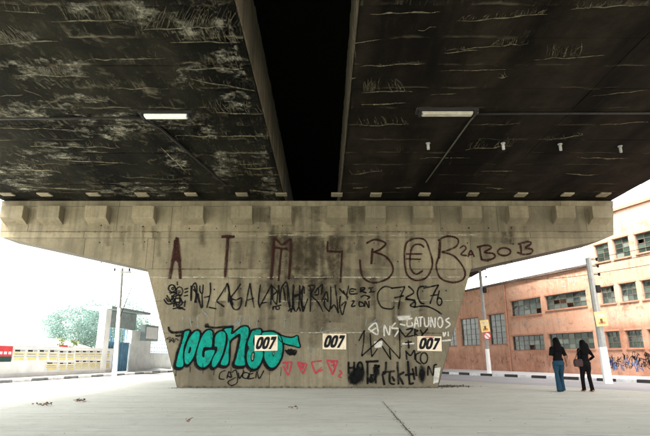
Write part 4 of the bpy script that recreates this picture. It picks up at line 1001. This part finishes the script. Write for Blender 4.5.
# gatehouse
M['ghwall'] = plain('gatehouse_wall', (.60, .63, .61), .9, .16, 1.5, .2); M['bluegate'] = plain('blue_gate_paint', (.10, .24, .36), .6, .2, 3); M['roofgrey'] = plain('gatehouse_roof', (.24, .29, .29), .8, .2)  # gatehouse wall and gate coloured pale to imitate the washed-out glare
u = lambda x: lef(x, 355)[0]; zl = lambda x, y: lef(x, y)[1]
gh = empty('gatehouse', LP(u(120), 1.5, 0).to_tuple(), 'small pale gatehouse with flat slanting roof and blue gate behind the white pole', 'gatehouse')
g0, g1, g2, g3 = u(101), u(106.5), u(130), u(150)
zt = zl(104, 309)
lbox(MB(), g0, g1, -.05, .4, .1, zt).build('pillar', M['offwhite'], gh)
lbox(MB(), g1 + .002, g2 + .6, .1, .45, zl(118, 328), zt - .02).build('header', M['roofgrey'], gh)
lbox(MB(), g0 - .35, u(139), -.6, 1.3, zt + .003, zt + .16).build('roof', M['roofgrey'], gh)
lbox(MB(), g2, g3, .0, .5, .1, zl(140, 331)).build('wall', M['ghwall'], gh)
zg = zl(118, 343)
for i in range(2):
    a = g1 + .02 + i * (g2 - g1 - .04) / 2; c_ = a + (g2 - g1 - .04) / 2 - .02
    lf = lbox(MB(), a, c_, .12, .17, .14, zg).build('gate_leaf', M['bluegate'], gh)
    for j in range(4): lbox(MB(), a + .05 + j * (c_ - a) / 4, a + .12 + j * (c_ - a) / 4, .085, .119, .2, zg - .05).build('rib', M['bluegate'], lf)
    lbox(MB(), a, c_, .08, .118, zg - .02, zg + .06).build('rail', M['bluegate'], lf)
n = 8
for i in range(n): lbox(MB(), g1 + .1 + i * (g2 - g1 - .2) / n, g1 + .14 + i * (g2 - g1 - .2) / n, .12, .16, zg + .062, zl(118, 328) - .005).build('bar', M['bluegate'], gh)
a, c_ = u(138.5), u(152)
bx = lbox(MB(), a, c_, -.35, -.003, zl(145, 341), zl(145, 325)).build('window_box', M['roofgrey'], gh)
lbox(MB(), a + .15, c_ - .15, -.37, -.352, zl(145, 341) + .15, zl(145, 325) - .15).build('pane', M['paper'], bx)
yw = empty('yard_wall', LP(u(157), .2, 0).to_tuple(), 'grey yard wall with a wire mesh fence on top, right of the gatehouse', 'wall')
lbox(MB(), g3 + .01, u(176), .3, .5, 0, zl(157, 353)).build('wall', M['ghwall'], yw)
q = MB(); zf0, zf1 = zl(157, 353), zl(157, 336)
for i in range(11): lbox(q, g3 + .1 + i * .42, g3 + .13 + i * .42, .38, .41, zf0, zf1)
for j in range(5): lbox(q, g3 + .1, g3 + 4.33, .385, .405, zf0 + .1 + j * (zf1 - zf0 - .12) / 4, zf0 + .13 + j * (zf1 - zf0 - .12) / 4)
tag(q.build('mesh_fence', M['bluegate'], yw), kind='stuff')
B3 = ground(114.5, 375, .12); Z3 = height_at(B3, 122, 268)
e3, T3 = pole(B3, None, Z3, 'utility_pole', 'white painted utility pole with a crossarm in front of the blue gate', .13, .075, Z3 * .62, (onY(122, 270, B3.y).x - B3.x, 0))
link('crossarm', MB().box((T3.x - .5, -.05, T3.z - .3), (T3.x + .5, .05, T3.z - .18)).mesh('crossarm'), M['pole'], e3, False)
for dx in (-.42, .42): link('insulator', MB().tube([(T3.x + dx, 0, T3.z - .18), (T3.x + dx, 0, T3.z - .02)], .05, 8).mesh('insulator'), M['iron'], e3, False)
link('stay', MB().tube([T3 * .5, T3 * .82 + Vector((.62, 0, 0))], .02, 6).mesh('stay'), M['iron'], e3, False)

# trees behind the low wall
M['bark'] = plain('bark', (.12, .10, .08), .9, .3, 6, .4)
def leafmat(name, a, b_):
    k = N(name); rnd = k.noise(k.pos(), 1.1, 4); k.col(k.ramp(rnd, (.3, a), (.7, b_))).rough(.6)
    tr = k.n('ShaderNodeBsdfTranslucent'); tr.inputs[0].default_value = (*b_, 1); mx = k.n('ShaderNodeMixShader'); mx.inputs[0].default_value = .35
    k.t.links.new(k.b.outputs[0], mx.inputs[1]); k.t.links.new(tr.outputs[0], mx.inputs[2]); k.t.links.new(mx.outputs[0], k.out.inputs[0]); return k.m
M['leaf'] = leafmat('haze_pale_leaf', (.10, .17, .15), (.17, .25, .21)); M['leaf2'] = leafmat('olive_leaf', (.08, .11, .04), (.14, .16, .06))  # tree green paled in the colour itself, in place of haze
def tree(name, base, Hh, rad, label, mat, nclump, nleaf, ls, seed):
    rng = random.Random(seed); e = empty(name, base, label, 'tree'); q = MB(); tips = []
    q.tube([(0, 0, -.1), (.05, 0, Hh * .18), (-.05, .05, Hh * .36)], [Hh * .035, Hh * .026, Hh * .02], 9)
    for i in range(7):
        a = i * 2.4 + rng.uniform(-.3, .3); l = rad * rng.uniform(.5, .85); z1 = Hh * rng.uniform(.5, .85)
        m_ = Vector((math.cos(a) * l * .45, math.sin(a) * l * .45, Hh * .36 + (z1 - Hh * .36) * .6)); t = Vector((math.cos(a) * l, math.sin(a) * l, z1))
        q.tube([(-.05, .05, Hh * .34), m_, t], [Hh * .015, Hh * .009, Hh * .004], 6); tips += [m_, t]
    link('trunk', q.mesh('trunk', True), M['bark'], e, False)
    b = MB()
    for c in range(nclump):
        if c < len(tips): ctr = tips[c]
        else:
            v = Vector((rng.gauss(0, 1), rng.gauss(0, 1), rng.gauss(0, 1))).normalized() * rng.uniform(.45, 1) ** .6
            ctr = Vector((v.x * rad, v.y * rad, Hh * .64 + v.z * Hh * .32))
        cr = rad * rng.uniform(.16, .3)
        for _ in range(nleaf):
            v = Vector((rng.gauss(0, .5), rng.gauss(0, .5), rng.gauss(0, .42))) * cr + ctr
            ax = Vector((rng.gauss(0, 1), rng.gauss(0, 1), rng.gauss(0, .6))).normalized(); s_ = ls * rng.uniform(.6, 1.3)
            bx_ = ax.orthogonal().normalized() * s_ * .38; ax = ax * s_
            b.add([v - ax * .5, v + bx_ * .5, v + ax * .5, v - bx_ * .5], [(0, 1, 2, 3)])
    tag(link('crown', b.mesh('crown'), mat, e, False), kind='stuff')
def place(x, yb, Y): P = onY(x, yb, Y); return (P.x, Y, 0)
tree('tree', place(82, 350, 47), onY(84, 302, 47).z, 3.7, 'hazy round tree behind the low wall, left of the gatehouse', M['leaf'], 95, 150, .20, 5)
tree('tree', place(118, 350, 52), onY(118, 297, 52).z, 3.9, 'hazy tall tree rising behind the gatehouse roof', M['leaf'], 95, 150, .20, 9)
tree('shrub', place(67, 350, 36), onY(67, 333, 36).z, .75, 'olive green bush just behind the low wall', M['leaf2'], 20, 60, .15, 12)
# pale spoil heap behind the wall
vs_, fs = [], []; nx, ny = 28, 14
for j in range(ny + 1):
    for i in range(nx + 1):
        x = -27 + i * .62; y = 34 + j * .8; h = 2.35 * math.exp(-((x + 20.5) / 4.8) ** 2) * math.sin(math.pi * j / ny) ** .7 + .25 * mnoise.noise(Vector((x * .5, y * .5, 2)))
        vs_.append((x, y, max(-.05, h)))
for j in range(ny):
    for i in range(nx): a = j * (nx + 1) + i; fs.append((a, a + 1, a + nx + 2, a + nx + 1))
tag(MB().add(vs_, fs).build('mound', plain('pale_earth', (.62, .62, .58), .95, .12, 2, .4), None, True), kind='structure')

# ================================================================== GROUND DETAILS
def strip(name, pts, w, mat):
    P = [ground(x, y) for x, y in pts]; vs_, fs = [], []
    for i, q in enumerate(P):
        t = (P[min(i + 1, len(P) - 1)] - P[max(i - 1, 0)]).normalized(); nn = Vector((-t.y, t.x, 0)); ww = w * random.uniform(.5, 1.4)
        vs_ += [q + nn * ww + Vector((0, 0, .006)), q - nn * ww + Vector((0, 0, .006))]
        if i: fs.append((2 * i - 2, 2 * i - 1, 2 * i + 1, 2 * i))
    return tag(MB().add(vs_, fs).build(name, mat), kind='structure')
M['dirt'] = plain('dirt', (.10, .085, .06), .95, .4, 12, .5)
dirtpts = [(383 + 31 * t + random.uniform(-.6, .6), 402 + 36 * t) for t in [i / 24 for i in range(25)]]
strip('ground_joint', dirtpts, .009, M['dirt'])
strip('painted_line', [(478, 432.5), (530, 433.4), (590, 434.8), (660, 436.6)], .03, M['kerb_w'])
# litter: dry leaves and crumbs, too small to pick apart
b = MB(); rng = random.Random(4)
def crumb(P, s_):
    pts = []
    for k_ in range(5): a = 2 * math.pi * k_ / 5 + rng.uniform(-.4, .4); pts.append(P + Vector((math.cos(a) * s_ * rng.uniform(.5, 1.2), math.sin(a) * s_ * rng.uniform(.5, 1.2), 0)))
    top = P + Vector((0, 0, s_ * rng.uniform(.25, .8)))
    b.add([*pts, top], [(i, (i + 1) % 5, 5) for i in range(5)])
for x, y in dirtpts:
    for _ in range(rng.choice((2, 5, 9, 14))): q = ground(x, y, .003); crumb(q + Vector((rng.gauss(0, .035), rng.gauss(0, .12), 0)), rng.uniform(.004, .014))
for i in range(650):
    X = rng.uniform(PX(178, 388)[0] - .3, PX(437, 388)[0] + .2); crumb(Vector((X, D - abs(rng.gauss(0, .10)) - .01, .003)), rng.uniform(.008, .035))
for i in range(420):
    q = ground(447 + rng.gauss(0, 11), 386.3 + rng.gauss(0, .5), .003); crumb(q, rng.uniform(.015, .05))
for i in range(900):
    q = Vector((rng.uniform(-12, 12), rng.uniform(7, 34), .002)); crumb(q, rng.uniform(.004, .016))
tag(b.build('litter', M['dirt']), 'scattered dry litter and grit on the ground', 'litter', None, 'stuff')
def leaf_pile(x, y, w, label, n, seed):
    rng2 = random.Random(seed); P = ground(x, y); q = MB()
    for _ in range(n):
        c0 = P + Vector((rng2.gauss(0, w), rng2.gauss(0, .07), rng2.uniform(.01, .06))); a = rng2.uniform(0, 6.3); s_ = rng2.uniform(.02, .055)
        d1 = Vector((math.cos(a), math.sin(a), rng2.uniform(-.4, .5))) * s_; d2 = Vector((-math.sin(a), math.cos(a), rng2.uniform(-.3, .6))) * s_ * .5
        q.add([c0 - d1, c0 + d2, c0 + d1 + Vector((0, 0, .02)), c0 - d2], [(0, 1, 2, 3)])
    o = q.build('leaf_litter', M['leafdry']); o['label'] = label; o['category'] = 'litter'; o['group'] = 'small heaps of dry leaves'; return o
M['leafdry'] = plain('dry_leaf', (.14, .075, .045), .9, .4, 15)
leaf_pile(43, 405.8, .09, 'flat heap of dry leaves on the ground at the lower left', 40, 1)
leaf_pile(79.5, 402, .06, 'small pointed heap of dry leaves right of the flat heap', 30, 2)
leaf_pile(291, 409, .07, 'single curled brown leaf heap before the middle of the pier', 9, 3)
leaf_pile(189, 422.5, .03, 'tiny dark scrap on the ground below the teal lettering', 6, 4)

# ================================================================== PEOPLE
def skinmesh(b, voxel, smooth=6):
    me = b.mesh('tmp'); o = bpy.data.objects.new('tmp', me); COL.objects.link(o)
    m = o.modifiers.new('r', 'REMESH'); m.mode = 'VOXEL'; m.voxel_size = voxel; m.use_smooth_shade = True
    s_ = o.modifiers.new('s', 'SMOOTH'); s_.factor = .5; s_.iterations = smooth
    dg = bpy.context.evaluated_depsgraph_get(); out = bpy.data.meshes.new_from_object(o.evaluated_get(dg), depsgraph=dg)
    bpy.data.objects.remove(o); bpy.data.meshes.remove(me); out.materials.clear()
    for p_ in out.polygons: p_.use_smooth = True
    return out
def hand(b, w, d, side, curl):              # wrist, pointing direction, palm facing the thigh
    w = Vector(w); d = Vector(d).normalized(); fwd = Vector((0, 1, 0)); fwd = (fwd - d * fwd.dot(d)).normalized(); inn = Vector((-side, 0, 0))
    b.tube([w - d * .02, w + d * .03, w + d * .09], [.024, .030, .032], 10)
    for i in range(4):
        off = fwd * (.03 - .02 * i); r0 = w + d * .08 + off; l = (.066, .078, .072, .056)[i]
        p1 = r0 + d * l * .5 + inn * .008; p2 = p1 + (d + inn * curl).normalized() * l * .35; p3 = p2 + (d + inn * 2 * curl).normalized() * l * .3
        b.tube([r0, p1, p2, p3], [.0095, .0088, .008, .0065], 8)
    r0 = w + d * .03 + fwd * .026; b.tube([r0, r0 + (d + fwd * .9).normalized() * .035, r0 + (d + fwd * .5 + inn * .3).normalized() * .066], [.012, .0105, .008], 8)
def person(base, rz, scale, label, spec):
    e = empty('person', base, label, 'person', None, rz); e.scale = (scale,) * 3
    st = spec['stride']; hw = .088
    legs = {}
    for sd_, s_ in (('l', -1), ('r', 1)):
        fy, lift = st[sd_]
        legs[sd_] = [Vector((s_ * hw, 0, .86)), Vector((s_ * hw * .95, fy * .5 + .05, .47 + lift * .3)), Vector((s_ * hw * .85, fy, .085 + lift))]
    arms = spec['arms']
    b = MB()
    b.loft([((0, -.01, .80), .13, .10), ((0, -.015, .88), .165, .115), ((0, 0, .98), .14, .098), ((0, .01, 1.07), .118, .085), ((0, .005, 1.2), .132, .095), ((0, -.005, 1.31), .15, .092), ((0, -.01, 1.38), .135, .07), ((0, -.005, 1.42), .07, .058), ((0, .005, 1.47), .05, .053), ((0, .01, 1.52), .052, .056)])
    hd = Vector((0, .02, 1.575))
    b.ball(hd, (.072, .09, .105)); b.ball(hd + Vector((0, .03, -.055)), (.052, .055, .05))
    b.tube([hd + Vector((0, .085, .0)), hd + Vector((0, .108, -.025))], [.008, .014], 8)
    for s_ in (-1, 1): b.ball(hd + Vector((s_ * .074, -.005, -.01)), (.01, .02, .03), 8, 6)
    for s_ in (-1, 1): b.ball(hd + Vector((s_ * .012, .083, -.055)), (.016, .01, .007), 8, 6)
    for sd_, s_ in (('l', -1), ('r', 1)):
        h, kn, an = legs[sd_]
        b.tube([h + Vector((0, 0, .04)), h.lerp(kn, .4), kn, kn.lerp(an, .3) + Vector((0, -.012, 0)), an], [.085, .078, .052, .05, .033], 14)
        sh, elb, wr = [Vector(v) for v in arms[sd_]]
        b.tube([sh, sh.lerp(elb, .5), elb, elb.lerp(wr, .4), wr], [.05, .044, .037, .036, .025], 12)
        hand(b, wr, spec['hand'][sd_], s_, .5)
    link('body', skinmesh(b, .0075, 5), M['skin'], e, False)
    # eyes
    for s_ in (-1, 1): link('eye', MB().ball(hd + Vector((s_ * .03, .078, .008)), (.013, .008, .008), 10, 8).mesh('eye', True), M['eye'], e, False)
    # shirt
    b = MB()
    b.loft([((0, -.012, spec['hem']), .165, .122), ((0, -.01, spec['hem'] + .06), .155, .115), ((0, .008, 1.07), .134, .102), ((0, .005, 1.2), .148, .112), ((0, -.005, 1.31), .166, .108), ((0, -.01, 1.385), .15, .085), ((0, -.008, 1.425), .085, .07)])
    for sd_ in 'lr':
        sh, elb, wr = [Vector(v) for v in arms[sd_]]; f_ = spec['sleeve']
        if f_ <= .5: b.tube([sh + Vector((0, 0, .005)), sh.lerp(elb, f_), sh.lerp(elb, 2 * f_)], [.064, .06, .058], 14)
        else: b.tube([sh + Vector((0, 0, .005)), sh.lerp(elb, .5), elb, elb.lerp(wr, 2 * f_ - 1)], [.064, .058, .05, .046], 14)
        b.ball(sh + Vector((-.012 if sd_ == 'r' else .012, 0, -.002)), (.064, .062, .06))
    link('shirt', skinmesh(b, .012, 5), M[spec['shirt']], e, False)
    # trousers
    b = MB(); b.loft([((0, -.012, .80), .15, .115), ((0, -.02, .86), .178, .132), ((0, -.014, .94), .165, .122), ((0, -.005, 1.0), .14, .105)])
    for sd_ in 'lr':
        h, kn, an = legs[sd_]
        b.tube([h + Vector((0, 0, .06)), h.lerp(kn, .35), kn, kn.lerp(an, .5), an + Vector((0, -.01, -.055))], [.1, .095, .07, spec['calf'], spec['flare']], 16)
    link('trousers', skinmesh(b, .012, 5), M[spec['trousers']], e, False)
    # shoes
    for sd_ in 'lr':
        an = legs[sd_][2]; q = MB(); pit = spec['shoe_pitch'][sd_]
        for c0, r in ((Vector((0, -.03, -.045)), (.036, .05, .04)), (Vector((0, .06, -.055)), (.042, .075, .03)), (Vector((0, .12, -.06)), (.04, .06, .025))): q.ball(c0, r)
        for i in range(len(q.v)): v = Matrix.Rotation(pit, 3, 'X') @ Vector(q.v[i]); q.v[i] = tuple(an + v)
        link('shoe', skinmesh(q, .008, 4), M[spec['shoe']], e, False)
    # hair: a cap that runs into a long fall down the back, with loose locks
    b = MB(); hb = hd
    b.ball(hb + Vector((0, -.012, .012)), (.098, .108, .112)); b.ball(hb + Vector((0, -.03, -.06)), (.105, .09, .1)); L_ = spec['hair_z']; hw_ = spec['hair_w']
    b.loft([((0, -.085, L_), hw_ * .45, .02), ((0, -.095, L_ + .05), hw_ * .8, .035), ((0, -.095, L_ + .16), hw_, .045), ((0, -.085, 1.46), hw_ * 1.05, .055), ((0, -.05, 1.53), hw_ * .98, .075), ((0, -.025, 1.60), .09, .09)])
    rg = random.Random(len(label))
    for _ in range(26):
        x = rg.uniform(-1, 1) * hw_; z0 = rg.uniform(1.45, 1.6); z1 = L_ + rg.uniform(-.05, .12)
        y = -.1 + .05 * abs(x) / hw_
        b.tube([(x * .8, y - .0, z0), (x * 1.05, y - .025, (z0 + z1) / 2 + .03), (x * .9 + rg.uniform(-.03, .03), y - .01, z1)], [.02, .018, .006], 6)
    link('hair', skinmesh(b, .009, 3), M['hair'], e, False)
    return e
M['skin'] = plain('skin', (.24, .115, .07), .6, .06); M['eye'] = plain('eye_white', (.6, .6, .58), .3); M['hair'] = plain('dark_hair', (.004, .0035, .0035), .8, .4, 40, .5); M['hair'].node_tree.nodes['Principled BSDF'].inputs['Specular IOR Level'].default_value = .05
k = N('blue_denim'); p = k.pos(obj=True); f_ = k.noise(p, 9, 5, .65); k.col(k.ramp(f_, (.3, (.004, .022, .040)), (.7, (.010, .045, .072)))).rough(.85); k.bump(k.noise(k.pos((1, 1, .35), obj=True), 22, 4), .6, .02); M['denim'] = k.m
k = N('black_cotton'); p = k.pos(obj=True); k.b.inputs['Specular IOR Level'].default_value = .08; k.col((.004, .004, .0045)).rough(.9); k.bump(k.noise(k.pos((1, 1, .5), obj=True), 16, 4), .6, .02); M['blackcloth'] = k.m
k = N('charcoal_trousers'); p = k.pos(obj=True); k.b.inputs['Specular IOR Level'].default_value = .08; k.col((.005, .0045, .005)).rough(.85); k.bump(k.noise(k.pos((1, 1, .4), obj=True), 18, 4), .6, .02); M['charcoal'] = k.m
M['shoe_d'] = plain('dark_shoe', (.03, .03, .035), .6); M['shoe_o'] = plain('tan_shoe', (.34, .15, .07), .6); M['bag'] = plain('brown_leather', (.035, .016, .012), .7, .25, 12, .3)
A1 = {'l': ((-.165, 0, 1.355), (-.225, -.04, 1.11), (-.262, .02, .90)), 'r': ((.165, 0, 1.355), (.235, -.03, 1.11), (.285, .05, .92))}
P1 = ground(561.5, 391.8); P2 = ground(588.5, 391.6)
hsc = lambda P, y: (onY(0, y, P.y).z) / 1.69
person(P1.to_tuple(), -.08, hsc(P1, 337.5), 'woman walking away in black top and flared blue jeans, long dark hair down her back', dict(
    stride={'l': (-.10, .0), 'r': (.12, .0)}, arms=A1, hand={'l': (-.12, .1, -1), 'r': (.12, .2, -1)}, hem=.96, sleeve=.5, shirt='blackcloth', trousers='denim', calf=.078, flare=.098,
    shoe='shoe_d', shoe_pitch={'l': 0, 'r': 0}, hair_z=1.22, hair_w=.112))
A2 = {'l': ((-.165, 0, 1.355), (-.215, -.05, 1.10), (-.20, .06, .88)), 'r': ((.165, 0, 1.355), (.285, -.07, 1.13), (.19, .10, 1.0))}
e = person(P2.to_tuple(), .06, hsc(P2, 339.8), 'woman walking away dressed all in black with loose wavy dark hair', dict(
    stride={'l': (.13, .0), 'r': (-.12, .0)}, arms=A2, hand={'l': (0, .15, -1), 'r': (-.6, .6, -.5)}, hem=.98, sleeve=.85, shirt='blackcloth', trousers='charcoal', calf=.062, flare=.066,
    shoe='shoe_o', shoe_pitch={'l': 0, 'r': 0}, hair_z=1.18, hair_w=.15))
s2 = e.scale[0]
bg = empty('handbag', (P2.x - .25 * s2, P2.y - .05, .80 * s2), 'brown leather handbag hanging at the hip of the woman in black', 'handbag')
q = MB(); q.prism([(-.13, .0), (.13, .0), (.15, .14), (.11, .24), (-.11, .24), (-.15, .14)], -.06, .05); link('bag_body', q.mesh('bag_body', bevel=.02), M['bag'], bg, False)
q = MB(); q.tube([(-.09, -.01, .22), (-.02, -.055, .45), (.09, -.075, .575), (.13, -.02, .605), (.12, .06, .55), (.05, .06, .35), (.08, .01, .22)], .011, 6); link('strap', q.mesh('strap', True), M['bag'], bg, False)
